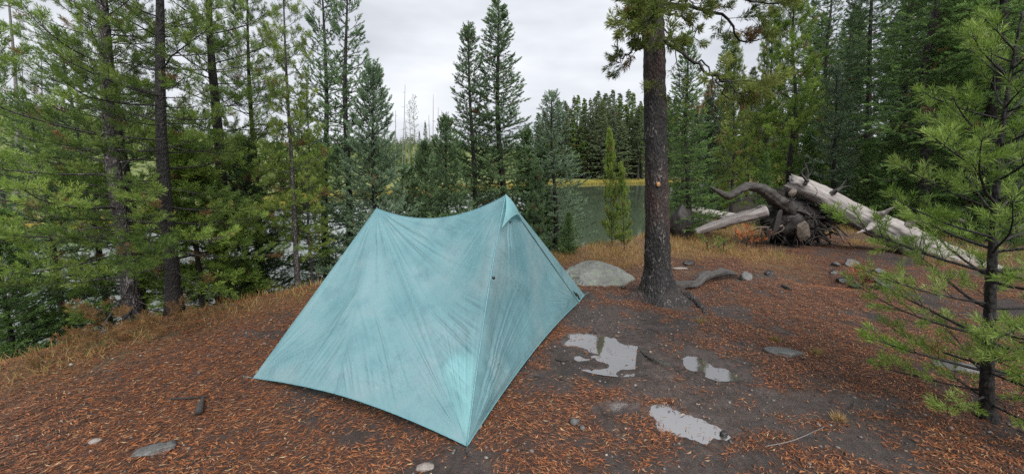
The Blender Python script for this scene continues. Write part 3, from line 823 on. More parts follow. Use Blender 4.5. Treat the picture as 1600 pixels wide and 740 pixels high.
# bathtub floor, two poles, pegs
ctr = (A + B + C + D) / 4; quad = [ctr + (p_ - ctr) * .80 for p_ in (A, B, C, D)]
g = Geo(); V = [q_ + np.array([0, 0, .03]) for q_ in quad] + [ctr + (q_ - ctr) * 1.04 + np.array([0, 0, .14]) for q_ in quad]
g.add(V, None, [(0, 1, 2, 3)] + [(i, (i + 1) % 4, 4 + (i + 1) % 4, 4 + i) for i in range(4)]); part('bathtub_floor', g.mesh('bathtub_floor', False), M['floor'], tent)
for pk in (P1, P2):
    g = Geo(); inn = unit((ctr - pk) * [1, 1, 0]); lo_ = pk + inn * .10; lo_[2] = 0.0
    top_ = pk + inn * .03 - [0, 0, .03]
    tube(g, spline([lo_, .5 * (lo_ + top_), top_], 8), .009, 8); po = part('pole', g.mesh('pole'), M['pole'], tent)
    g = Geo(); dd = unit(top_ - lo_); tube(g, np.array([top_ - dd * .16, top_ - dd * .1, top_ - dd * .02]), [.016, .019, .018], 10); part('grip', g.mesh('grip'), M['black'], po)
for cnr, ot in ((A, (-1, -.2)), (B, (.1, -1)), (C, (1, .4)), (D, (-.2, 1))):
    ot = np.array([*unit(ot), 0]) * .06; g = Geo(); tube(g, np.array([cnr + ot + [0, 0, .03], cnr + ot * .9 - [0, 0, .1]]), .004, 6); part('peg', g.mesh('peg'), M['black'], tent)
    g = Geo(); tube(g, np.array([cnr, cnr + ot + [0, 0, .02]]), .002, 5); part('peg_loop', g.mesh('peg_loop'), M['cord'], tent)

# ------------------------------------------------------------------ big pine beside the tent
bz = foot(1028, 466)
pine = empty('pine_tree', bz); tag(pine, 'tall scaly-barked pine trunk standing beside the tent', 'tree')
cl = [bz - [0, 0, .15]] + [at_y(px, py, bz[1]) for px, py in ((1028, 440), (1026, 300), (1022, 100), (1019, 0), (1017, -160))]
top = cl[-1] + np.array([-.05, .1, 4.2])
axis_p = spline(cl + [top], 150)
hgt = axis_p[:, 2] - bz[2]
rad = np.interp(hgt, [-.2, 0, .12, .35, .8, 1.6, 3, 9], [.34, .27, .195, .150, .130, .118, .106, .03])
S = 72; an = np.linspace(0, 2 * np.pi, S, endpoint=False)
lobes = np.zeros((150, S))
for (a_, am) in ((R(-35), .8), (R(-95), .45), (R(178), .5), (R(60), .4), (R(120), .3)):
    dlt = np.angle(np.exp(1j * (an - a_))); lobes += am * np.exp(-(dlt / .35) ** 2)[None] * np.exp(-np.maximum(hgt, 0) / .10)[:, None]
rr_ = rad[:, None] * (1 + lobes)
V = axis_p[:, None] + np.stack([np.cos(an), np.sin(an), 0 * an], -1)[None] * rr_[..., None]
pl = fbm3(V * np.array([16, 16, 9]), 4, 3) - .5; pl2 = np.abs(n3(V * np.array([34, 34, 20]), 8) - .5)
V = V + np.stack([np.cos(an), np.sin(an), 0 * an], -1)[None] * (pl * .030 + (pl2 - .2) * .022)[..., None]
ii = np.arange(150 * S).reshape(150, S)
Qm = np.stack([ii[:-1], np.roll(ii[:-1], -1, 1), np.roll(ii[1:], -1, 1), ii[1:]], -1).reshape(-1, 4)
part('trunk', make_mesh('trunk', V.reshape(-1, 3), None, Qm, True), M['bark_main'], pine)
for pth, r0 in (([(1055, 462), (1075, 470), (1092, 478), (1104, 492)], .085), ([(1050, 468), (1062, 474), (1078, 476)], .05), ([(1003, 462), (998, 466), (990, 470)], .05)):
    pts = np.array([foot(*q_) for q_ in pth]); pts[:, 2] += np.linspace(.07, -.005, len(pts)); g = Geo()
    pts = spline(pts, 14); tube(g, pts, np.linspace(r0, .016, 14), 10, rough=.3, freq=14, seed=4); part('root', g.mesh('root'), M['bark_main'], pine)
kp = at_y(1029, 288, bz[1] - .140); V_, T_ = ico(3); V_ = V_ * [.020, .006, .026] * (1 + .5 * (fbm3(V_ * 3, 3)[:, None] - .5)) + kp
M['scar'] = plain_mat('orange_bark_scar', (.30, .15, .05), .7, .6, 60, .004)
part('bark_scar', make_mesh('bark_scar', V_, T_, smooth=True), M['scar'], pine)
M['pine_main'] = needle_mat('wet_pine_needles', [(.085, .12, .032), (.15, .19, .048), (.23, .26, .07)], brown=(.19, .12, .06))
PM = dict(PIN, sp=.075, bare=.35, nlen=.062, nwid=.0078, dens=620, dead=.06, tl=.28, tmin=.10, sub=3, vert=.9, lift=.25, sides=6, bend=.08)
rsb = np.random.RandomState(50)
def limb(pth, r0, sp, seed, parent=pine, leaf='pine_main', bark='bark_dark'):
    g, nd = Geo(), Needles(); rs = np.random.RandomState(seed)
    pts = spline(pth, 16); pts[1:-1] += rs.randn(14, 3) * .012
    branch(rs, g, nd, None, 0, 0, 0, 0, r0, sp, path=pts)
    b_ = part('branch', g.mesh('branch'), M[bark], parent); c_ = link('needles', nd.mesh('needles', seed), M[leaf]); c_.parent = b_
    return b_
pix = lambda *L: [at_y(a_, b_, c_) for a_, b_, c_ in L]
Y0 = bz[1]
limb(pix((1008, 70, Y0 - .14), (992, 76, Y0 - .35), (978, 88, Y0 - .45), (966, 98, Y0 - .5)), .014, dict(PM, bare=.2), 1)
limb(pix((1010, 45, Y0 - .15), (998, 40, Y0 - .4), (985, 38, Y0 - .6), (974, 46, Y0 - .7)), .014, dict(PM, bare=.25), 2)
limb(pix((1020, 40, Y0 - .15), (1012, 28, Y0 - .45), (1004, 34, Y0 - .7), (1000, 50, Y0 - .8)), .012, dict(PM, bare=.2, tl=.3), 3)
limb(pix((1036, 62, Y0 - .05), (1062, 78, Y0 - .2), (1085, 96, Y0 - .3), (1102, 112, Y0 - .35), (1130, 124, Y0 - .4), (1172, 128, Y0 - .45), (1216, 117, Y0 - .5)), .020, dict(PM, bare=.42), 4)
limb(pix((1090, 98, Y0 - .3), (1106, 104, Y0 - .35), (1118, 128, Y0 - .4), (1112, 165, Y0 - .42), (1124, 205, Y0 - .45)), .010, dict(PM, bare=.4, tl=.15, dens=140, dead=.4), 5)
limb(pix((1118, 125, Y0 - .4), (1135, 150, Y0 - .42), (1150, 158, Y0 - .45), (1165, 150, Y0 - .5)), .009, dict(PM, bare=.3, tl=.25), 6)
limb(pix((1030, 5, Y0), (1075, 12, Y0 + .2), (1115, 20, Y0 + .3), (1145, 42, Y0 + .35), (1165, 66, Y0 + .4), (1192, 60, Y0 + .4)), .022, dict(PM, bare=.3, dead=.15), 7)
limb(pix((1030, -30, Y0), (1080, -20, Y0 + .1), (1140, -6, Y0 + .1), (1190, 4, Y0 + .1), (1232, 6, Y0)), .022, dict(PM, bare=.3, dead=.2), 8)
limb(pix((1038, 45, Y0 + .1), (1052, 62, Y0 + .1), (1058, 95, Y0), (1064, 140, Y0 - .05), (1074, 150, Y0 - .05)), .008, dict(PM, bare=.5, tl=.12, dens=90, dead=.3), 9)
limb(pix((1040, 20, Y0 - .1), (1060, 25, Y0 - .3), (1080, 40, Y0 - .45), (1088, 62, Y0 - .5)), .012, dict(PM, bare=.35), 10)
limb(pix((1036, 120, Y0 - .12), (1030, 132, Y0 - .3), (1022, 142, Y0 - .35)), .006, dict(PM, bare=.2, dens=150, tl=.2), 11)
limb(pix((1044, 145, Y0 - .05), (1054, 160, Y0 - .1), (1050, 175, Y0 - .1)), .005, dict(PM, bare=.2, dens=120, tl=.2), 12)
limb(pix((1022, 20, Y0 - .13), (1026, 10, Y0 - .5), (1022, 22, Y0 - .8), (1012, 40, Y0 - .9)), .012, dict(PM, bare=.2, tl=.35), 13)
limb(pix((1015, 10, Y0 - .13), (1000, 0, Y0 - .4), (990, 8, Y0 - .6), (984, 20, Y0 - .7)), .012, dict(PM, bare=.2, tl=.35), 14)
limb(pix((1030, 75, Y0 - .13), (1034, 68, Y0 - .4), (1042, 60, Y0 - .6), (1052, 66, Y0 - .7)), .010, dict(PM, bare=.3, tl=.3), 15)
limb(pix((1032, 15, Y0 - .1), (1056, 6, Y0 - .3), (1072, 2, Y0 - .5), (1092, 14, Y0 - .6)), .012, dict(PM, bare=.25, tl=.3), 16)
limb(pix((1130, 124, Y0 - .4), (1150, 140, Y0 - .5), (1172, 146, Y0 - .55), (1190, 138, Y0 - .6)), .008, dict(PM, bare=.2, tl=.3), 17)
for k in range(22):                                                  # the crown goes on above
    zz = 3.5 + k * .24; a_ = k * 2.4; L_ = 1.7 * (1 - k / 30)
    p0 = np.array([np.interp(zz, axis_p[:, 2], axis_p[:, 0]), np.interp(zz, axis_p[:, 2], axis_p[:, 1]), zz])
    dv = np.array([math.cos(a_), math.sin(a_), .0]) * L_
    limb([p0, p0 + dv * .4 + [0, 0, .05], p0 + dv * .75 + [0, 0, .12], p0 + dv + [0, 0, .3]], .02, dict(PM, sp=.12, dens=150, nwid=.010), 60 + k)

# ------------------------------------------------------------------ young pine in front on the right
yb = foot(1547, 655)
ypine = empty('young_pine', yb); tag(ypine, 'young bright green pine close to the camera on the right', 'tree')
tp_ = np.array([at_y(*q_) for q_ in ((1543, 560, yb[1]), (1551, 400, yb[1] + .02), (1560, 250, yb[1] + .04), (1574, 150, yb[1] + .05), (1586, 80, yb[1] + .06), (1598, 18, yb[1] + .06))])
ax_y = spline([yb - [0, 0, .08], *tp_], 40); g = Geo()
hy = ax_y[:, 2] - yb[2]; Hy = hy[-1]
tube(g, ax_y, .034 * (1 - hy / Hy * .86) * (1 + .5 * np.exp(-np.maximum(hy, 0) / .08)), 14, rough=.14, freq=18, seed=8)
part('trunk', g.mesh('trunk'), M['bark_dark'], ypine)
PY = dict(PIN, sp=.060, bare=.24, ang=46, tl=.30, tmin=.06, nlen=.052, nwid=.0042, dens=560, dead=.03, sub=2, submin=.09, vert=.5, lift=.3, bend=.18, start=.12, tilt=50, twig_r=.0035, sides=6)
rs = np.random.RandomState(91)
wh = [.16, .34, .52, .72, .93, 1.12, 1.33, 1.52, 1.70, 1.86, 2.0, 2.12]
for wi, h_ in enumerate(wh):
    if h_ > Hy - .05: break
    f = h_ / Hy; k = 6 if 1 <= wi <= 4 else 5; a0 = rs.rand() * 6.28
    for j in range(k):
        hh = h_ + rs.uniform(-.05, .05); c0 = np.array([np.interp(hh, hy, ax_y[:, i_]) for i_ in range(3)])
        az = a0 + j * 6.283 / k + rs.randn() * .22
        L_ = (np.interp(f, [0, .2, .45, .7, 1.0], [.42, .82, .70, .44, .18])) * rs.uniform(.75, 1.12)
        e_ = np.interp(f, [0, .3, 1], [R(-6), R(6), R(42)]) + rs.randn() * .10
        e1_ = e_ + R(rs.uniform(8, 30)); sg = 9; el = np.linspace(e_, e1_, sg); aa = az + np.cumsum(rs.randn(sg) * .07)
        pth = np.concatenate([[c0], c0 + np.cumsum(np.stack([np.cos(aa) * np.cos(el), np.sin(aa) * np.cos(el), np.sin(el)], 1) * (L_ / sg), 0)])
        if pth[:, 1].min() < .75: continue
        g, nd = Geo(), Needles(); branch(rs, g, nd, None, 0, 0, 0, 0, .0085 * L_ + .003, PY, path=pth)
        b_ = part('branch', g.mesh('branch'), M['bark_dark'], ypine); c_ = link('needles', nd.mesh('needles', wi * 9 + j), M['young']); c_.parent = b_

# ------------------------------------------------------------------ trees by the lake, left
P_ = place
P_('big_pine', 'pine_tree', 213, 4.05, 118, -330, 'thick grey-trunked pine at the left bank, leaning left', rot=.4)
P_('dark_pine', 'pine_tree', 272, 3.75, 228, -380, 'dark-trunked pine at the bank next to the thick grey pine', rot=2.1)
P_('dark_pine', 'pine_tree', 232, 4.6, 150, -150, 'slim dark pine stem between the two thick pines on the left', w=.72, rot=4.0)
P_('thin_spruce', 'spruce_tree', 128, 4.5, 40, 150, 'thin leaning dark spruce at the left water edge', w=.95, rot=.3)
P_('thin_spruce', 'spruce_tree', 185, 5.1, 92, 60, 'taller thin spruce just behind the leaning dark spruce', w=.85, rot=1.7)
P_('bushy_spruce', 'spruce_tree', 40, 3.75, -8, 330, 'low bushy spruce at the left edge of the picture', w=1.0, rot=.9, leaf='fir')
P_('open_pine', 'pine_tree', 35, 7.0, -60, -120, 'loose pine behind the left edge with sky showing through', w=.8, rot=.9, leaf='pine')
P_('big_pine', 'pine_tree', 352, 5.2, 322, -190, 'bushy green pine on the bank left of the tent', w=.95, rot=3.4, bark='bark_dark')
P_('pine_sapling', 'pine_sapling', 318, 4.3, 300, 245, 'pine sapling among the trunks on the left bank', w=1.6, rot=.4, leaf='pine')
P_('dark_pine', 'pine_tree', 408, 6.3, 385, -40, 'dark dense pine behind the bushy one, left of the tent', w=.9, rot=5.1)
P_('bushy_spruce', 'spruce_tree', 395, 5.6, 382, 225, 'dark bushy spruce low in the shade left of the tent', w=.85, rot=2.2, leaf='spruce_dark')
P_('open_pine', 'pine_tree', 466, 4.95, 440, -60, 'slim grey-stemmed pine with yellowing needles left of the tent', w=.8, rot=1.3)
P_('open_pine', 'pine_tree', 489, 5.3, 478, 140, 'short thin yellowing pine beside the slim grey-stemmed pine', w=.8, rot=3.0)
P_('open_spruce', 'spruce_tree', 541, 6.3, 543, -22, 'tall open spruce with bare dark stem behind the tent peak', w=1.1, rot=.7)
P_('open_spruce', 'spruce_tree', 515, 6.9, 503, -30, 'tall open spruce just left of its dark-stemmed twin', w=1.05, rot=3.9)
P_('bushy_spruce', 'spruce_tree', 592, 5.9, 583, 105, 'dense full spruce directly behind the low tent peak', w=.88, rot=1.1, leaf='spruce_blue')
P_('bushy_spruce', 'spruce_tree', 640, 6.6, 636, 262, 'short spruce showing above the tent ridge', w=1.15, rot=4.1)
# behind the tent
P_('bushy_spruce', 'spruce_tree', 702, 6.4, 697, 185, 'small pointed spruce left of the two tall spruces', w=.95, rot=.2)
P_('slender_spruce_second', 'spruce_tree', 744, 7.2, 732, 42, 'shorter of the two tall spruces behind the tent', w=1.3, rot=.5)
P_('slender_spruce', 'spruce_tree', 792, 7.4, 779, 8, 'tallest spruce behind the tent, with a pointed top', w=1.5, rot=1.9)
P_('bushy_spruce', 'spruce_tree', 826, 7.9, 822, 205, 'green spruce tucked beside the tallest spruce', w=.85, rot=3.3, leaf='fir')
P_('pale_spruce', 'spruce_tree', 868, 7.3, 862, 148, 'pale drooping spruce right of the high tent peak', w=1.3, rot=.6)
P_('bushy_spruce', 'spruce_tree', 848, 7.6, 846, 238, 'low green spruce between the tallest spruce and the drooping pale one', w=.85, rot=.7, leaf='fir')
P_('bushy_spruce', 'spruce_tree', 668, 7.4, 664, 225, 'low spruce filling the gap above the sagging tent ridge', w=.9, rot=2.7)
P_('pine_sapling', 'pine_sapling', 838, 6.3, 838, 262, 'thin-stemmed sapling close behind the tent edge', w=.7, rot=2.0, leaf='spruce')
P_('bushy_spruce', 'spruce_sapling', 888, 6.5, 889, 332, 'little leafy spruce bush beside the grey boulder', w=1.0, rot=5.2, leaf='fir')
P_('pine_sapling', 'pine_sapling', 957, 7.0, 953, 214, 'taller of two pine saplings at the water by the boulder', w=.40, rot=1.0, leaf='pine_yellow')
P_('pine_sapling', 'pine_sapling', 976, 6.8, 970, 262, 'shorter pine sapling with browned needles at the water', w=.52, rot=2.6, leaf='pine_yellow')
# right of the big trunk
P_('slender_spruce', 'spruce_tree', 1076, 8.3, 1074, 55, 'light green spruce right behind the big pine trunk', w=1.35, rot=3.0, leaf='fir')
P_('tall_pine', 'pine_tree', 1142, 10.5, 1150, 62, 'slim pine above the curved root', w=.78, rot=.8, leaf='pine_yellow')
P_('tall_pine', 'pine_tree', 1232, 11.0, 1246, -60, 'tall pine rising behind the root mass', w=.95, rot=2.2)
P_('tall_pine', 'pine_tree', 1196, 15.0, 1206, 20, 'farther thin pine left of the one behind the root mass', w=.8, rot=4.4, leaf='pine_yellow')
P_('pale_spruce', 'spruce_tree', 1300, 9.6, 1307, 108, 'small bluish spruce above the fallen grey log', w=1.05, rot=2.0)
P_('tall_spruce', 'spruce_tree', 1288, 13.0, 1300, -70, 'tall dark spruce behind the small bluish one', w=.9, rot=.4, leaf='spruce_dark')
P_('tall_fir', 'fir_tree', 1345, 11.0, 1372, -140, 'dark fir over the fallen log with sky beside it', w=.85, rot=1.2, leaf='spruce_dark')
P_('tall_fir', 'fir_tree', 1438, 8.6, 1482, -260, 'big grey-stemmed fir with hanging boughs behind the young pine', w=1.05, rot=2.8, bark='bark_grey')
P_('tall_fir', 'fir_tree', 1530, 8.0, 1600, -300, 'broad green fir filling the upper right corner', w=1.1, rot=4.9)
P_('tall_spruce', 'spruce_tree', 1405, 12.5, 1440, -200, 'spruce between the two big firs on the right', w=1.1, rot=.9)
P_('tall_pine', 'pine_tree', 1490, 11.0, 1560, -200, 'shaded pine deep behind the broad fir', w=1.1, rot=1.9, leaf='pine_dark')
P_('bushy_spruce', 'fir_sapling', 1352, 9.0, 1356, 225, 'young green fir growing behind the fallen log', w=.9, rot=2.4, leaf='fir')
P_('bushy_spruce', 'fir_sapling', 1392, 9.6, 1398, 190, 'fir sapling left of the grey fir stem', w=.8, rot=.4, leaf='fir')
P_('bushy_spruce', 'fir_sapling', 1470, 9.4, 1482, 210, 'dark sapling right of the grey fir stem', w=.9, rot=3.4, leaf='spruce')
P_('bushy_spruce', 'fir_sapling', 1262, 10.2, 1266, 205, 'young fir behind the root mass, lowest of its neighbours', w=.8, rot=1.1, leaf='fir')
P_('bushy_spruce', 'fir_sapling', 1195, 9.4, 1197, 240, 'small fir right of the slim pine at the lake', w=.7, rot=.1, leaf='fir')
P_('bushy_spruce', 'fir_sapling', 1570, 7.4, 1590, 190, 'shaded fir sapling behind the young pine trunk', w=1.0, rot=.8, leaf='spruce_dark')
rs = np.random.RandomState(4)
for i in range(20):                                                  # the wood on the right goes on
    Yd = rs.uniform(13, 24); px = rs.uniform(1215, 1640) if i else 1110
    P_(['tall_fir', 'tall_spruce', 'tall_pine'][i % 3], ['fir_tree', 'spruce_tree', 'pine_tree'][i % 3], px, Yd, px + (px - 800) * .09, np.interp(px, [1200, 1300, 1640], [60, -20, -120]) + rs.uniform(-40, 40),
       'shaded conifer deep in the wood on the right', 'conifers deep in the wood on the right', w=rs.uniform(.9, 1.2), rot=rs.rand() * 6, leaf=['spruce', 'spruce_dark', 'pine_dark'][i % 3])
for i, (px, Yd) in enumerate(((1660, 9.5), (1720, 12), (1800, 10), (1900, 13), (2000, 10.5), (2150, 12))):
    P_(['tall_fir', 'tall_spruce', 'tall_pine'][i % 3], ['fir_tree', 'spruce_tree', 'pine_tree'][i % 3], px, Yd, px + (px - 800) * .10, -160, 'shaded conifer deep in the wood on the right', 'conifers deep in the wood on the right', w=1.05, rot=i * 1.1)
ORD = ['first', 'second', 'third', 'fourth', 'fifth', 'sixth', 'seventh', 'eighth', 'ninth', 'tenth']
for i, (px, Yd, ty) in enumerate(((1062, 20, 120), (1100, 24, 132), (1128, 19, 118), (1168, 22, 112), (1188, 18, 95))):
    P_(['tall_spruce', 'tall_pine'][i % 2], ['spruce_tree', 'pine_tree'][i % 2], px, Yd, px + 10, ty, ORD[i] + ' mid-distance conifer from the big trunk on the right shore', 'conifers along the right shore', w=.9, rot=i, leaf='far')

# far shore
rs = np.random.RandomState(8)
def far_tree(key, px, Yd, ty, label, group, name='far_conifer', leaf=None, w=1.0):
    xx = Yd * (px - 800) / FPX / 1.0
    b_ = base_at(px, Yd); P_(key, name, px, Yd, px + rs.uniform(-2, 2), ty, label, group, w=w, rot=rs.rand() * 6, leaf=leaf, base=b_)
keys = ['far_conifer_a', 'far_conifer_b', 'far_conifer_c']
for i in range(74):
    px = 836 + i * 2.5 + rs.uniform(-3, 3) if i < 68 else rs.uniform(1040, 1200); Yd = 46.5 + rs.uniform(0, 10)
    far_tree(keys[i % 3], px, Yd, np.interp(px, [836, 870, 900, 940, 1000], [196, 176, 168, 158, 158]) + rs.uniform(-18, 32), 'dark conifer in the dense wood on the far shore', 'wood on the far shore', w=rs.uniform(1.2, 1.8), leaf='pine_dark' if i % 5 == 2 else None)
for i in range(40):
    px = 1000 + i * 6 + rs.uniform(-5, 5); far_tree(keys[i % 3], px, 54 + rs.uniform(0, 12), 165 + rs.uniform(-20, 30), 'dark conifer in the dense wood on the far shore', 'wood on the far shore', w=rs.uniform(1.2, 1.8))
for i, (px, ty, dpt) in enumerate(((640, 160, 42), (648, 152, 43), (664, 190, 40), (606, 168, 44), (690, 196, 45), (655, 205, 46))):
    far_tree('far_pine' if i in (0, 1, 3) else keys[1], px, dpt, ty, ORD[[1, 2, 4, 0, 5, 3][i]] + ' living pine from the left among the snags across the lake', 'pines among the snags across the lake', 'far_pine', w=.75)
for i in range(16):
    px = 560 + i * 9 + rs.uniform(-5, 5); far_tree(keys[i % 3], px, 48 + rs.uniform(0, 20), 236 + rs.uniform(-8, 14), 'small yellow-green conifer behind the far left shore', 'young conifers behind the far left shore', leaf='far_pale', w=1.5)
def snag(px, Yd, ty, lean, label, group, r=.06):
    b_ = base_at(px, Yd); tp2 = at_y(px + lean, ty, Yd); g = Geo(); rs_ = np.random.RandomState(int(px * 7))
    pts = spline([b_ - [0, 0, .2], .5 * (b_ + tp2) + rs_.randn(3) * .06, tp2], 14); tube(g, pts, np.linspace(r, .02, 14), 6)
    for k in range(12):
        f = rs_.uniform(.35, .95); p0 = pts[int(f * 13)]; a_ = rs_.rand() * 6.28; l_ = rs_.uniform(.2, .6)
        tube(g, np.array([p0, p0 + np.array([math.cos(a_), math.sin(a_), rs_.uniform(-.3, .3)]) * l_]), [.018, .006], 4, cap=False)
    tag(link('dead_snag', g.mesh('dead_snag'), M['snag']), label, 'snag', group)
for (px, ty, ln_) in ((627, 132, 6), (617, 172, 1), (677, 148, 0), (682, 168, 3), (672, 180, -2), (688, 172, 2), (632, 186, 2)):
    snag(px, 41 + (px % 7), ty, ln_, ORD[sorted((627, 617, 677, 682, 672, 688, 632)).index(px)] + ' bare snag from the left across the lake', 'bare snags across the lake')
snag(24, 15.5, -60, -16, 'tall pale bare snag at the left edge of the picture', None, .10)
for (px, ty, Yd) in ((70, 60, 30), (88, 90, 34), (40, 80, 33)): snag(px, Yd, ty, -6, ORD[[40, 70, 88].index(px)] + ' small snag from the left before the green hillside', 'bare snags before the left hillside')

# young growth on the far hillsides, too dense to count
nd = Needles(); rs = np.random.RandomState(61); n = 2600
hx = np.concatenate([rs.uniform(-150, -14, 1400), rs.uniform(-30, 12, 500)]); hy_ = np.concatenate([rs.uniform(12, 95, 1400), rs.uniform(48, 110, 500)])
_, d_f = shore_d(hx, hy_); dn_, _ = shore_d(hx, hy_); ok = (d_f > 4.5) & (d_f < dn_) & ~in_lake(hx, hy_) & (np.hypot(hx, hy_) > 17)
hx, hy_ = hx[ok], hy_[ok]; hz = ground_z(hx, hy_); n = len(hx); Ht = rs.uniform(1.2, 3.6, n)
K = 46; f = rs.rand(n, K) ** 1.2; a_ = rs.rand(n, K) * 6.283; rr2 = (Ht[:, None] * .26) * (1 - f) * rs.uniform(.3, 1, (n, K))
b_ = np.stack([hx[:, None] + np.cos(a_) * rr2 * .3, hy_[:, None] + np.sin(a_) * rr2 * .3, hz[:, None] + f * Ht[:, None]], -1)
d_ = np.stack([np.cos(a_), np.sin(a_), rs.uniform(-.2, .9, (n, K))], -1)
tn = np.clip(rs.rand(n)[:, None] * .7 + rs.uniform(-.1, .15, (n, K)), 0, .86)
nd.add(b_.reshape(-1, 3), d_.reshape(-1, 3), (Ht[:, None] * .30 * (1.1 - f)).ravel(), (Ht[:, None] * .09 * np.ones_like(f)).ravel(), tn.ravel())
tag(link('young_forest', nd.mesh('young_forest', 3), M['far_pale']), 'yellow-green young growth covering the far hillside', 'young forest', kind='stuff')
# meadow grass along the far shore
nd = Needles(); n = 60000; i_ = rs.randint(0, 8, n); fp = np.array(FAR); tt = rs.rand(n); pp = fp[i_] * (1 - tt)[:, None] + fp[i_ + 1] * tt[:, None]
pp = pp + rs.randn(n, 2) * 1.1; dn_, d_f = shore_d(pp[:, 0], pp[:, 1]); ok = ~in_lake(pp[:, 0], pp[:, 1]) & (d_f < 2.4) | (d_f < .3); pp = pp[ok]; n = len(pp)
b_ = np.stack([pp[:, 0], pp[:, 1], np.maximum(ground_z(pp[:, 0], pp[:, 1]), -1.05)], 1); d_ = np.stack([rs.randn(n) * .25, rs.randn(n) * .25, np.ones(n)], 1)
nd.add(b_, d_, rs.uniform(.15, .38, n), np.full(n, .05), rs.rand(n) * .86)
M['meadow'] = needle_mat('meadow_grass', [(.26, .21, .05), (.36, .29, .07), (.30, .31, .08)], trans=.4, rough=.7)
tag(link('shore_grass', nd.mesh('shore_grass', 5), M['meadow']), 'yellow grass fringing the far shore of the lake', 'grass', kind='stuff')

# ------------------------------------------------------------------ boulder, stones
M['granite'] = rock_mat('lichened_granite', (.105, .108, .10), (.165, .17, .158), (.24, .245, .23), lichen=(.15, .175, .13), rough=.8)
M['stone'] = rock_mat('grey_stone', (.04, .04, .04), (.085, .085, .083), (.15, .15, .145))
M['palestone'] = rock_mat('pale_stone', (.15, .13, .12), (.23, .20, .18), (.33, .30, .28))
M['darkstone'] = rock_mat('dark_wet_stone', (.010, .0095, .0095), (.024, .022, .021), (.055, .052, .05), rough=.35)
bb = foot(955, 446)
V, T = ico(6); V = V.copy(); rs = np.random.RandomState(3)
dome = np.clip(1 - ((V[:, 0] + .18) ** 2 + V[:, 1] ** 2) ** .8, 0, None)
V[:, 2] = np.where(V[:, 2] > 0, dome * .95, V[:, 2] * .4)
for _ in range(16):                                              # broken faces
    d_ = unit(rs.randn(3) * [1, 1, .5] + [0, -.2, .6]); h_ = np.percentile(V @ d_, rs.uniform(88, 97)); V = V - np.outer(np.maximum(V @ d_ - h_, 0) * .8, d_)
cr_ = np.abs(fbm3(V * [2.2, 2.2, 3.5] + 11, 3, 4) - .5)
V = V * (1 + .14 * (fbm3(V * 2.0 + 4, 4)[:, None] - .5) + .10 * (fbm3(V * 11, 3)[:, None] - .5)) - np.stack([0 * cr_, 0 * cr_, .05 * (1 - sstep(0, .035, cr_))], 1)
V = V * [.66, .50, .28]
bo = link('boulder', make_mesh('boulder', V, T, smooth=True), M['granite'], None, (bb[0] - .05, bb[1] + .36, bb[2] - .02)); bo.rotation_euler = (0, R(5), .2)
tag(bo, 'broad pale granite boulder behind the tent corner', 'boulder')
def stone(name, px, py, size, mat, label, group=None, rot=0, seed=1, sink=.3, cat='stone', flat=0, ang=.6, tilt=(0, 0)):
    p_ = foot(px, py); me = rock_mesh(name, seed, size, 4 if max(size) > .05 else 3, ang)
    o_ = link(name, me, M[mat], None, (p_[0], p_[1], p_[2] + size[2] * (1 - 2 * sink))); o_.rotation_euler = (tilt[0], tilt[1], rot)
    return tag(o_, label, cat, group)
stone('flat_stone', 1226, 553, (.15, .075, .035), 'stone', 'long flat grey stone lying on the mud right of the puddles', rot=-.35, seed=5)
stone('flat_stone', 238, 706, (.105, .045, .028), 'stone', 'flat pale stone in the needle litter at lower left', rot=.35, seed=6)
stone('stone', 266, 696, (.035, .03, .02), 'stone', 'small grey stone touching the flat pale stone', rot=.5, seed=7)
stone('stone', 150, 690, (.035, .022, .015), 'palestone', 'small pinkish stone left of the flat pale stone', rot=.2, seed=8)
stone('stone', 1166, 437, (.095, .075, .085), 'stone', 'rounded grey rock at the end of the weathered driftwood', rot=.2, seed=9)
stone('stone', 1201, 430, (.085, .06, .06), 'darkstone', 'dark angular rock right of the rounded grey rock', rot=.6, seed=10)
stone('stone', 1075, 413, (.11, .07, .05), 'darkstone', 'dark flat rock in the dry grass right of the pine', rot=.1, seed=11)
stone('stone', 1062, 420, (.12, .05, .02), 'palestone', 'pale slab almost buried right of the pine', rot=.1, seed=12)
stone('stone', 898, 660, (.035, .028, .024), 'stone', 'small grey stone on the mud near the tent', rot=.1, seed=13)
stone('stone', 910, 670, (.022, .02, .018), 'stone', 'tiny round stone beside the small grey stone', rot=.9, seed=14)
stone('stone', 664, 732, (.05, .035, .02), 'palestone', 'pale mossy stone at the bottom edge below the tent', rot=.3, seed=15)
stone('stone', 974, 451, (.035, .03, .03), 'darkstone', 'small dark stone at the foot of the boulder', rot=.3, seed=16)
stone('pine_cone', 1131, 681, (.025, .022, .022), 'darkstone', 'black pine cone beside the puddle nearest the camera', rot=.3, seed=17, sink=.15, cat='pine cone')
stone('stone', 1500, 575, (.16, .10, .04), 'stone', 'pale grey flat rock under the young pine', rot=-.4, seed=18)
for i, (px, py, s_, mt, lab) in enumerate(((1328, 415, .12, 'stone', 'largest grey rock at the back of the fire pit'), (1300, 430, .10, 'darkstone', 'black rock at the left rim of the fire pit'),
        (1317, 441, .11, 'darkstone', 'charred rock in front of the largest fire pit rock'), (1334, 449, .09, 'darkstone', 'charred rock at the front of the fire pit'),
        (1362, 441, .11, 'darkstone', 'charred rock right of the rusty sprig in the fire pit'), (1382, 452, .13, 'stone', 'grey rock at the right rim of the fire pit'),
        (1305, 415, .07, 'stone', 'small grey rock left of the largest fire pit rock'), (1372, 426, .09, 'darkstone', 'dark rock at the back right of the fire pit'))):
    stone('fire_pit_rock', px, py, (s_, s_ * .75, s_ * .62), mt, lab, 'rocks round the fire pit', rot=i * 1.3, seed=30 + i, cat='rock', ang=.8)

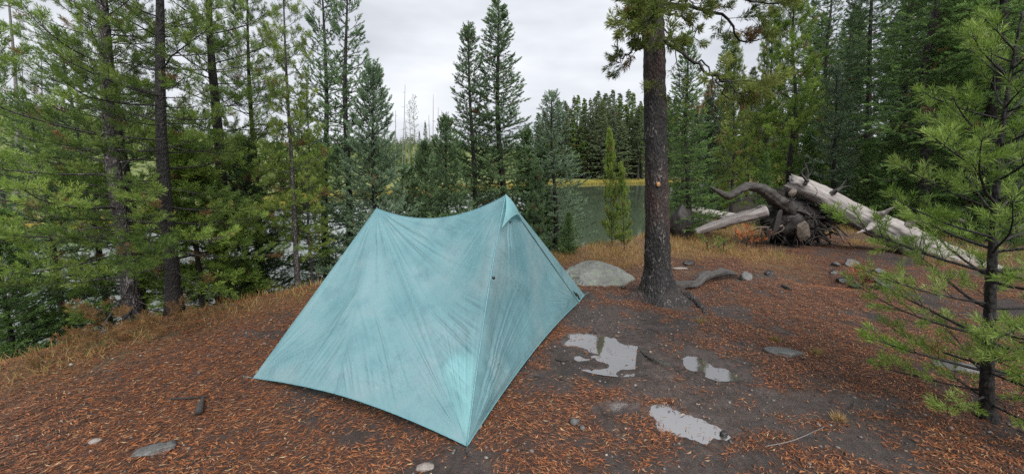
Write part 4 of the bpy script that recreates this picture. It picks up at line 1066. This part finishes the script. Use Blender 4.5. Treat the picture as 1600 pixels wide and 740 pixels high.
# ------------------------------------------------------------------ fallen trees and root mass
M['drift'] = weathered_mat('silver_deadwood', (.33, .305, .29), (.17, .15, .14), (.025, .021, .018))
M['drift_dark'] = weathered_mat('dark_wet_deadwood', (.050, .042, .038), (.018, .015, .013), (.004, .0035, .003))
M['drift_mid'] = weathered_mat('grey_driftwood', (.085, .078, .075), (.033, .03, .028), (.006, .005, .005))
M['root'] = plain_mat('dark_rotten_root', (.011, .0085, .007), .7, .7, 18, .008)
M['rootpale'] = plain_mat('pale_torn_root', (.085, .068, .054), .7, .6, 22, .008)
def wood_tube(name, pts, rad, sides, mat, parent=None, rough=.16, freq=5, seed=1, n=60, jag=0.0):
    pts = spline(pts, n); rad = np.interp(np.linspace(0, 1, n), np.linspace(0, 1, len(rad)), rad)
    g = Geo(); tube(g, pts, rad, sides, True, rough, freq, seed)
    if sides >= 20:
        V = g.V[0]; c0 = np.repeat(pts, sides, 0); aa = np.tile(np.arange(sides) / sides * 6.283, n); ll = np.repeat(np.linspace(0, 1, n) * n * .05, sides)
        gv = np.abs(n2(aa * 4.5 + 20 + .6 * np.sin(ll * 2), ll * 1.1 + 20, seed) - .5) * 2; gf = np.abs(n2(aa * 11 + 40, ll * 2 + 40, seed + 2) - .5) * 2
        V[:n * sides] = c0 + (V[:n * sides] - c0) * (1 - .16 * (1 - sstep(0, .22, gv)) - .07 * (1 - sstep(0, .3, gf)))[:, None]
    L_ = np.concatenate([[0], np.cumsum(np.linalg.norm(np.diff(pts, axis=0), axis=1))])
    ang = np.linspace(0, 2 * np.pi, sides, endpoint=False)
    gr = np.stack([np.repeat(L_, sides), np.tile(np.cos(ang), n) * .5, np.tile(np.sin(ang), n) * .5], 1); gr = np.concatenate([gr, [[0, 0, 0], [L_[-1], 0, 0]]])
    if jag:
        V = g.V[0]; k = np.arange(sides); dirn = unit(pts[0] - pts[3]); V[k] += dirn * (jag * n1d(k * .8, seed))[:, None]
        dgr = gr
    me = g.mesh(name, True, {'grain': ('POINT', gr)})
    return part(name, me, M[mat], parent) if parent is not None else link(name, me, M[mat])
lp = [at_y(1237, 287, 7.35), at_y(1285, 307, 7.1), at_y(1340, 338, 6.85), at_y(1395, 364, 6.6), at_y(1440, 386, 6.3), at_y(1510, 418, 5.9), at_y(1600, 452, 5.4), at_y(1690, 480, 5.0)]
lroot = empty('fallen_log', (lp[3][0], lp[3][1], 0)); tag(lroot, 'thick silver-grey fallen log propped up on the root mass', 'log')
wood_tube('trunk', lp, [.165, .185, .205, .225, .23, .22, .205, .19], 48, 'drift', lroot, .16, 4.0, 3, 120, .12)
for (pa, pb, pc, r_) in (((1262, 284, 7.0), (1252, 270, 6.95), (1262, 258, 6.9), .022), ((1308, 298, 6.85), (1318, 292, 6.8), (1330, 290, 6.75), .02), ((1300, 303, 6.95), (1312, 294, 6.85), (1322, 281, 6.8), .04), ((1258, 288, 7.1), (1262, 270, 7.05), (1256, 250, 7.0), .03), ((1260, 278, 7.05), (1268, 268, 7.0), (1272, 255, 6.95), .015),
                         ((1372, 338, 6.5), (1385, 330, 6.4), (1400, 322, 6.3), .06), ((1365, 352, 6.45), (1350, 360, 6.35), (1338, 364, 6.25), .05), ((1418, 352, 6.3), (1432, 345, 6.2), (1446, 352, 6.15), .05)):
    wood_tube('branch_stub', [at_y(*pa), at_y(*pb), at_y(*pc)], [r_ * 1.3, r_ * .55, r_ * .10], 20, 'drift' if r_ > .045 else 'drift_mid', lroot, .5, 16, int(pa[0]), 26)
for (pa, pb, r_) in (((1430, 405, 6.0), (1444, 350, 5.85), .008), ((1436, 408, 6.0), (1418, 352, 5.9), .006)):
    wood_tube('twig', [at_y(*pa), .5 * (at_y(*pa) + at_y(*pb)) + [.02, 0, .02], at_y(*pb)], [r_, r_ * .8, r_ * .3], 6, 'drift_dark', lroot, .2, 9, 5, 8)
rc = at_y(1243, 340, 7.3); rw = empty('root_mass', (rc[0], rc[1], 0)); tag(rw, 'dark tangled root mass of an upturned tree under the grey log', 'root mass')
V, T = ico(5); V = V * [.55, .34, .46] * (1 + .55 * (fbm3(V * 2.2, 4, 5)[:, None] - .5) + .25 * np.abs(fbm3(V * 6, 3, 8)[:, None] - .5)) + rc + [0, .1, -.10]
part('stump', make_mesh('stump', V, T, smooth=True), M['root'], rw)
arm = [(1108, 291, 6.9), (1122, 299, 6.9), (1138, 306, 6.92), (1152, 299, 6.95), (1170, 291, 7.0), (1192, 297, 7.05), (1212, 312, 7.1), (1236, 328, 7.2)]
wood_tube('bent_root', [at_y(*q_) for q_ in arm], [.012, .04, .06, .062, .08, .10, .12, .14], 24, 'drift_dark', rw, .34, 13, 9, 110)
rs = np.random.RandomState(12)
for k in range(90):
    a_ = rs.rand() * 6.28; el = rs.uniform(-.9, .9); d0 = np.array([math.cos(a_) * math.cos(el) * 1.0, -abs(math.sin(a_)) * .6, math.sin(el)])
    p0 = rc + d0 * [.46, .26, .36] + rs.randn(3) * .06; l_ = rs.uniform(.2, .6)
    d1 = unit(d0 + [rs.randn() * .7, -.2 + rs.randn() * .4, -.6 + rs.randn() * .6]); d2 = unit(d1 + rs.randn(3) * .8 + [0, 0, -.3])
    pts = [p0, p0 + d1 * l_ * .5, p0 + d1 * l_ * .5 + d2 * l_ * .5]
    pts = [np.array([q_[0], q_[1], max(q_[2], .03)]) for q_ in pts]; r_ = rs.uniform(.008, .034)
    wood_tube('root', pts, [r_, r_ * .75, r_ * .3], 8, 'root' if rs.rand() > .12 else 'rootpale', rw, .25, 12, k, 12)
for k in range(46):
    p0 = rc + rs.randn(3) * [.42, .15, .22] + [0, -.25, -.05]; d1 = unit(rs.randn(3) * [1, .6, .8] + [0, -.3, 0]); l_ = rs.uniform(.15, .55); d2 = unit(d1 + rs.randn(3) * .7)
    pts = [p0, p0 + d1 * l_ * .5, p0 + d1 * l_ * .5 + d2 * l_ * .5]; pts = [np.array([q_[0], q_[1], max(q_[2], .03)]) for q_ in pts]; r_ = rs.uniform(.004, .012)
    wood_tube('rootlet', pts, [r_, r_ * .7, r_ * .2], 6, 'root' if k % 3 else 'drift_dark', rw, .2, 14, k, 9)
for (pp_, sz, rot_) in (((1255, 362, 6.85), (.12, .05, .24), (.2, -.45, 0)), ((1212, 352, 7.0), (.10, .07, .30), (.1, .15, .2)), ((1238, 300, 7.05), (.07, .05, .10), (0, .3, 0)), ((1200, 368, 6.95), (.05, .05, .18), (0, -.2, 0))):
    me = rock_mesh('torn_wood', int(pp_[0]), sz, 4, .8); o_ = link('torn_wood', me, M['rootpale'] if pp_[0] > 1220 else M['root']); o_.parent = rw
    w_ = at_y(*pp_); o_.location = Vector(w_) - Vector(rw.location); o_.rotation_euler = rot_
def log(name, pts, rad, mat, label, seed=2, n=40, sides=24, rough=.08, cat='log'):
    o_ = wood_tube(name, pts, rad, sides, mat, None, rough, 4, seed, n, .03); return tag(o_, label, cat)
log('fallen_log', pix((1088, 362, 7.5), (1140, 345, 7.3), (1197, 328, 7.15)), [.075, .10, .125], 'drift', 'smooth pale log slanting up to the root mass')
log('fallen_log', pix((1078, 326, 9.2), (1110, 334, 9.0), (1150, 340, 8.8)), [.12, .11, .10], 'drift', 'pale log lying farther back behind the slanting log', 5)
log('fallen_log', pix((1075, 346, 8.6), (1105, 350, 8.4), (1135, 352, 8.2)), [.10, .10, .08], 'drift', 'grey log end on the ground behind the slanting log', 6)
log('fallen_log', pix((1480, 345, 9.0), (1560, 355, 8.4), (1660, 372, 7.8)), [.16, .16, .15], 'drift', 'weathered log lying beyond the thick log on the right', 7)
log('fallen_log', pix((1440, 335, 10.0), (1520, 338, 9.7), (1600, 345, 9.4)), [.14, .15, .15], 'drift_dark', 'dark rotting log in front of the wood on the right', 8)
stp = base_at(1062, 7.9); g = Geo(); V, T = ico(4); V = V * [.24, .2, .42] * (1 + .7 * (fbm3(V * 2.4, 4, 2)[:, None] - .5)) + stp + [0, 0, .25]
tag(link('stump', make_mesh('stump', V, T, smooth=True), M['root']), 'black rotten stump just right of the big pine trunk', 'stump')
sp_ = [foot(1052, 452), foot(1072, 452), foot(1088, 448), foot(1100, 441), foot(1112, 441), foot(1128, 437), foot(1140, 435), foot(1153, 433)]
sp_ = [q_ + [0, 0, h_] for q_, h_ in zip(sp_, (.06, .06, .05, .09, .10, .11, .08, .03))]
sn = wood_tube('driftwood', sp_, [.05, .06, .054, .064, .05, .056, .042, .006], 26, 'drift_dark', None, .30, 15, 13, 110); tag(sn, 'twisted grey driftwood lying right of the big pine foot', 'driftwood')
sn.data.materials[0] = M['drift_mid']
def stick(pts, r, label, mat='drift_dark', name='stick', z=.01):
    q_ = [foot(*p_) + [0, 0, z + r] for p_ in pts]; tag(wood_tube(name, q_, [r, r * .9, r * .5], 8, mat, None, .3, 20, int(pts[0][0]), 14), label, 'stick')
stick([(1222, 449), (1229, 452), (1236, 456)], .02, 'short charred stick right of the rounded grey rock')
stick([(268, 626), (295, 625), (328, 622)], .008, 'thin dark stick lying in the needle litter at left')
stick([(312, 650), (314, 640), (319, 628)], .022, 'stubby bark piece below the thin dark stick', 'drift_mid')
stick([(925, 517), (932, 523), (936, 533)], .004, 'thin twig standing in the long puddle')
stick([(868, 563), (878, 566), (890, 565)], .008, 'dark twig on the mud beside the tent wall')
stick([(1000, 552), (1015, 562), (1034, 573)], .012, 'dark strip standing in for the trunk reflection at the end of the long puddle')  # modelled dark strip imitates the brown trunk reflection in the water
stick([(1195, 700), (1240, 690), (1290, 668)], .003, 'pale dry stalk on the ground at lower right', 'drift')

# ------------------------------------------------------------------ fallen needles, gravel, dry grass
rs = np.random.RandomState(71)
n = 950000; lx = rs.uniform(-5.2, 7.0, n); ly = .9 + 7.4 * rs.rand(n) ** 1.4
inview = np.abs(lx) < ly * 1.5 + .5; lx, ly = lx[inview], ly[inview]
den = litter_density(lx, ly); keep = rs.rand(len(lx)) < (den * .95 + .03); lx, ly = lx[keep], ly[keep]; n = len(lx)
lz = np.maximum(gz(lx, ly), np.where(puddle_field(lx, ly) > .1, PUD_Z - .002, -9)); a_ = rs.randn(n) * .75 + .35 + 2.2 * (fbm(lx * 2, ly * 2, 2, 66) - .5); a_ = a_ + np.pi * (rs.rand(n) > .5)
nd = Needles(); d_ = np.stack([np.cos(a_), np.sin(a_), rs.randn(n) * .10 + .03], 1)
l_ = rs.uniform(.020, .046, n); tn = rs.rand(n) ** 1.1
b_ = np.stack([lx, ly, lz + .004 + rs.rand(n) * .008], 1)
V = np.empty((n, 4, 3)); sd = unit(np.cross(d_, np.array([0, 0, 1.0]))) * (rs.uniform(.0011, .0022, n) * .5)[:, None]; cur = rs.randn(n)[:, None] * .10 * sd / np.linalg.norm(sd, axis=1, keepdims=True)
V[:, 0] = b_ - sd; V[:, 1] = b_ + sd; V[:, 2] = b_ + d_ * (l_ * .55)[:, None] + sd * .9 + cur * l_[:, None]; V[:, 3] = b_ + d_ * l_[:, None]
k_ = np.arange(n)[:, None] * 4; T = k_ + [[0, 2, 3]]
lm_ = make_mesh('needle_litter', V.reshape(-1, 3), T, None, False, {'tint': ('POINT', np.repeat(tn, 4))})
m, t, o = new_mat('fallen_needles'); a = N(t, 'ShaderNodeAttribute', attribute_name='tint')
c = ramp(t, a.outputs['Fac'], [(0, (.035, .018, .013)), (.38, (.11, .046, .025)), (.75, (.265, .090, .034)), (.94, (.29, .135, .06)), (1.0, (.38, .27, .16))])
p = N(t, 'ShaderNodeBsdfPrincipled', Roughness=.45); p.inputs['Specular IOR Level'].default_value = .25; t.links.new(c, p.inputs['Base Color']); t.links.new(p.outputs[0], o.inputs['Surface'])
tag(link('needle_litter', lm_, m), 'orange fallen pine needles strewn over the campsite', 'pine needles', kind='stuff')
# small broken twigs
g = Geo()
for i in range(260):
    x0, y0 = rs.uniform(-4, 4.5), 1.1 + 5 * rs.rand() ** 1.3; a_ = rs.rand() * 6.28; l_ = rs.uniform(.03, .13); z0 = float(gz([x0], [y0])[0]) + .006
    if abs(x0) > y0 * 1.4 + .3 or puddle_field(np.array([x0]), np.array([y0]))[0] > .1: continue
    p0 = np.array([x0, y0, z0]); dd = np.array([math.cos(a_), math.sin(a_), rs.uniform(-.05, .15)]); p1 = p0 + dd * l_ * .5 + rs.randn(3) * .006; tube(g, np.array([p0, p1, p1 + (dd + rs.randn(3) * .2) * l_ * .5]), [.003, .0028, .0015], 4, cap=False)
tag(link('twig_litter', g.mesh('twig_litter'), M['root']), 'small dark broken twigs scattered over the ground', 'twigs', kind='stuff')
# gravel
g = Geo(); n = 2200; lx = rs.uniform(-3.6, 4.2, n); ly = 1.1 + 5 * rs.rand(n) ** 1.4; ok = (np.abs(lx) < ly * 1.45 + .3) & (puddle_field(lx, ly) < .3); lx, ly = lx[ok], ly[ok]; lz = gz(lx, ly)
V0, T0 = ico(1); tv = []
for i in range(len(lx)):
    s_ = rs.uniform(.004, .011) * (1.6 if rs.rand() < .06 else 1); Vr = V0 * (1 + .35 * (rs.rand(len(V0), 1) - .5)) * [s_ * rs.uniform(.8, 1.6), s_, s_ * .7]; c_, s2_ = math.cos(i), math.sin(i)
    Vr = np.stack([Vr[:, 0] * c_ - Vr[:, 1] * s2_, Vr[:, 0] * s2_ + Vr[:, 1] * c_, Vr[:, 2]], 1) + [lx[i], ly[i], lz[i] + s_ * .2]; g.add(Vr, T0); tv.append(np.full(len(V0), rs.rand()))
m, t, o = new_mat('gravel'); a = N(t, 'ShaderNodeAttribute', attribute_name='tint')
c = ramp(t, a.outputs['Fac'], [(0, (.04, .037, .035)), (.6, (.09, .08, .074)), (.92, (.16, .135, .12)), (1, (.30, .26, .22))]); p = N(t, 'ShaderNodeBsdfPrincipled', Roughness=.5); t.links.new(c, p.inputs['Base Color']); t.links.new(p.outputs[0], o.inputs['Surface'])
tag(link('gravel', g.mesh('gravel', True, {'tint': ('POINT', np.concatenate(tv))}), m), 'small pebbles scattered over the muddy ground', 'gravel', kind='stuff')
# dry grass along the bank top and in the clearing behind
M['drygrass'] = needle_mat('dry_grass', [(.22, .13, .05), (.36, .23, .09), (.42, .30, .12)], brown=(.12, .16, .035), trans=.3, rough=.6)
def grass(name, cx, cy_, hmin, hmax, label, wid=.004, green=.1, lean=.5, per=14, spread=.05, cat='grass', mat='drygrass'):
    n_ = len(cx); bx_ = cx[:, None] + rs.randn(n_, per) * spread; by_ = cy_[:, None] + rs.randn(n_, per) * spread
    bzz = gz(bx_.ravel(), by_.ravel()); d_ = np.stack([rs.randn(n_ * per) * lean, rs.randn(n_ * per) * lean, np.ones(n_ * per)], 1)
    nd_ = Needles(); tn_ = np.where(np.repeat(rs.rand(n_) < green, per), .95, rs.rand(n_ * per) * .86)
    nd_.add(np.stack([bx_.ravel(), by_.ravel(), bzz - .01], 1), d_, rs.uniform(hmin, hmax, n_ * per), np.full(n_ * per, wid), tn_)
    return tag(link(name, nd_.mesh(name, 9), M[mat]), label, cat, kind='stuff')
cx, cy_ = rs.uniform(-6, 3.5, 9000), rs.uniform(1.5, 9.5, 9000); dn_, _ = shore_d(cx, cy_); ok = (dn_ > .8) & (dn_ < 2.2) & (rs.rand(9000) < .55) & ~in_lake(cx, cy_)
ok &= ~((cx > -2.2) & (cx < 1) & (cy_ < 5.6)); grass('dry_grass', cx[ok], cy_[ok], .04, .15, 'dry tan grass along the top of the lake bank', green=.16)
cx, cy_ = rs.uniform(1.2, 9, 5000), rs.uniform(5.6, 10, 5000); ok = (fbm(cx * 1.3, cy_ * 1.3, 3, 41) > .46) & (rs.rand(5000) < .55) & ((cx - 4.25) ** 2 + (cy_ - 5.1) ** 2 > .8)
dn_, _ = shore_d(cx, cy_); ok &= (dn_ > .6) & ~in_lake(cx, cy_); grass('dry_grass', cx[ok], cy_[ok], .05, .20, 'dry yellow grass in the clearing round the fallen logs', green=.10)
for i, (px, py, lab) in enumerate(((1210, 532, 'pale green grass tuft behind the long flat stone'), (1310, 655, 'yellow-green grass tuft at lower right'), (1093, 503, 'tiny grass tuft in front of the pine roots'), (1275, 553, 'grass tuft right of the long flat stone'))):
    p_ = foot(px, py); o_ = grass('grass_tuft', np.full(5, p_[0]), np.full(5, p_[1]), .03, .09, lab, .003, .3, .7, 22, .016); o_['kind'] = 'thing'
# rusty dead sprigs
M['rust'] = needle_mat('rust_red_needles', [(.30, .07, .025), (.42, .12, .04), (.50, .19, .06)], trans=.3)
def sprig(px, py, Yd, h, seed, label, leaf='rust'):
    b_ = base_at(px, Yd); e_ = empty('dead_sprig', b_); tag(e_, label, 'sprig'); g_, nd_ = Geo(), Needles(); rs_ = np.random.RandomState(seed)
    for k in range(7):
        a_ = rs_.rand() * 6.28; branch(rs_, g_, nd_, np.array([0, 0, h * rs_.uniform(.05, .6)]), a_, R(25), R(40), h * rs_.uniform(.35, .6), .004, dict(PIN, sp=.05, bare=.15, nlen=.05, nwid=.006, dens=150, dead=0, sub=0), 4)
    tube(g_, np.array([[0, 0, -.02], [0, 0, h * .6], [.02, 0, h]]), [.007, .005, .002], 5); link('stem', g_.mesh('stem'), M['bark_dark'], e_); link('needles', nd_.mesh('needles', seed), M[leaf], e_)
sprig(1166, 0, 6.9, .38, 1, 'rust-red dead sapling leaning at the slanting log')
sprig(1182, 0, 7.0, .45, 2, 'taller rusty dead sapling left of the root mass')
sprig(1347, 0, 4.95, .20, 3, 'rusty needle sprig in the fire pit')
sprig(1105, 0, 6.7, .28, 4, 'small yellow-green sapling in the dry grass by the slanting log', 'pine_yellow')
sprig(1130, 0, 6.6, .22, 5, 'tiny green sapling in front of the slanting log', 'young')
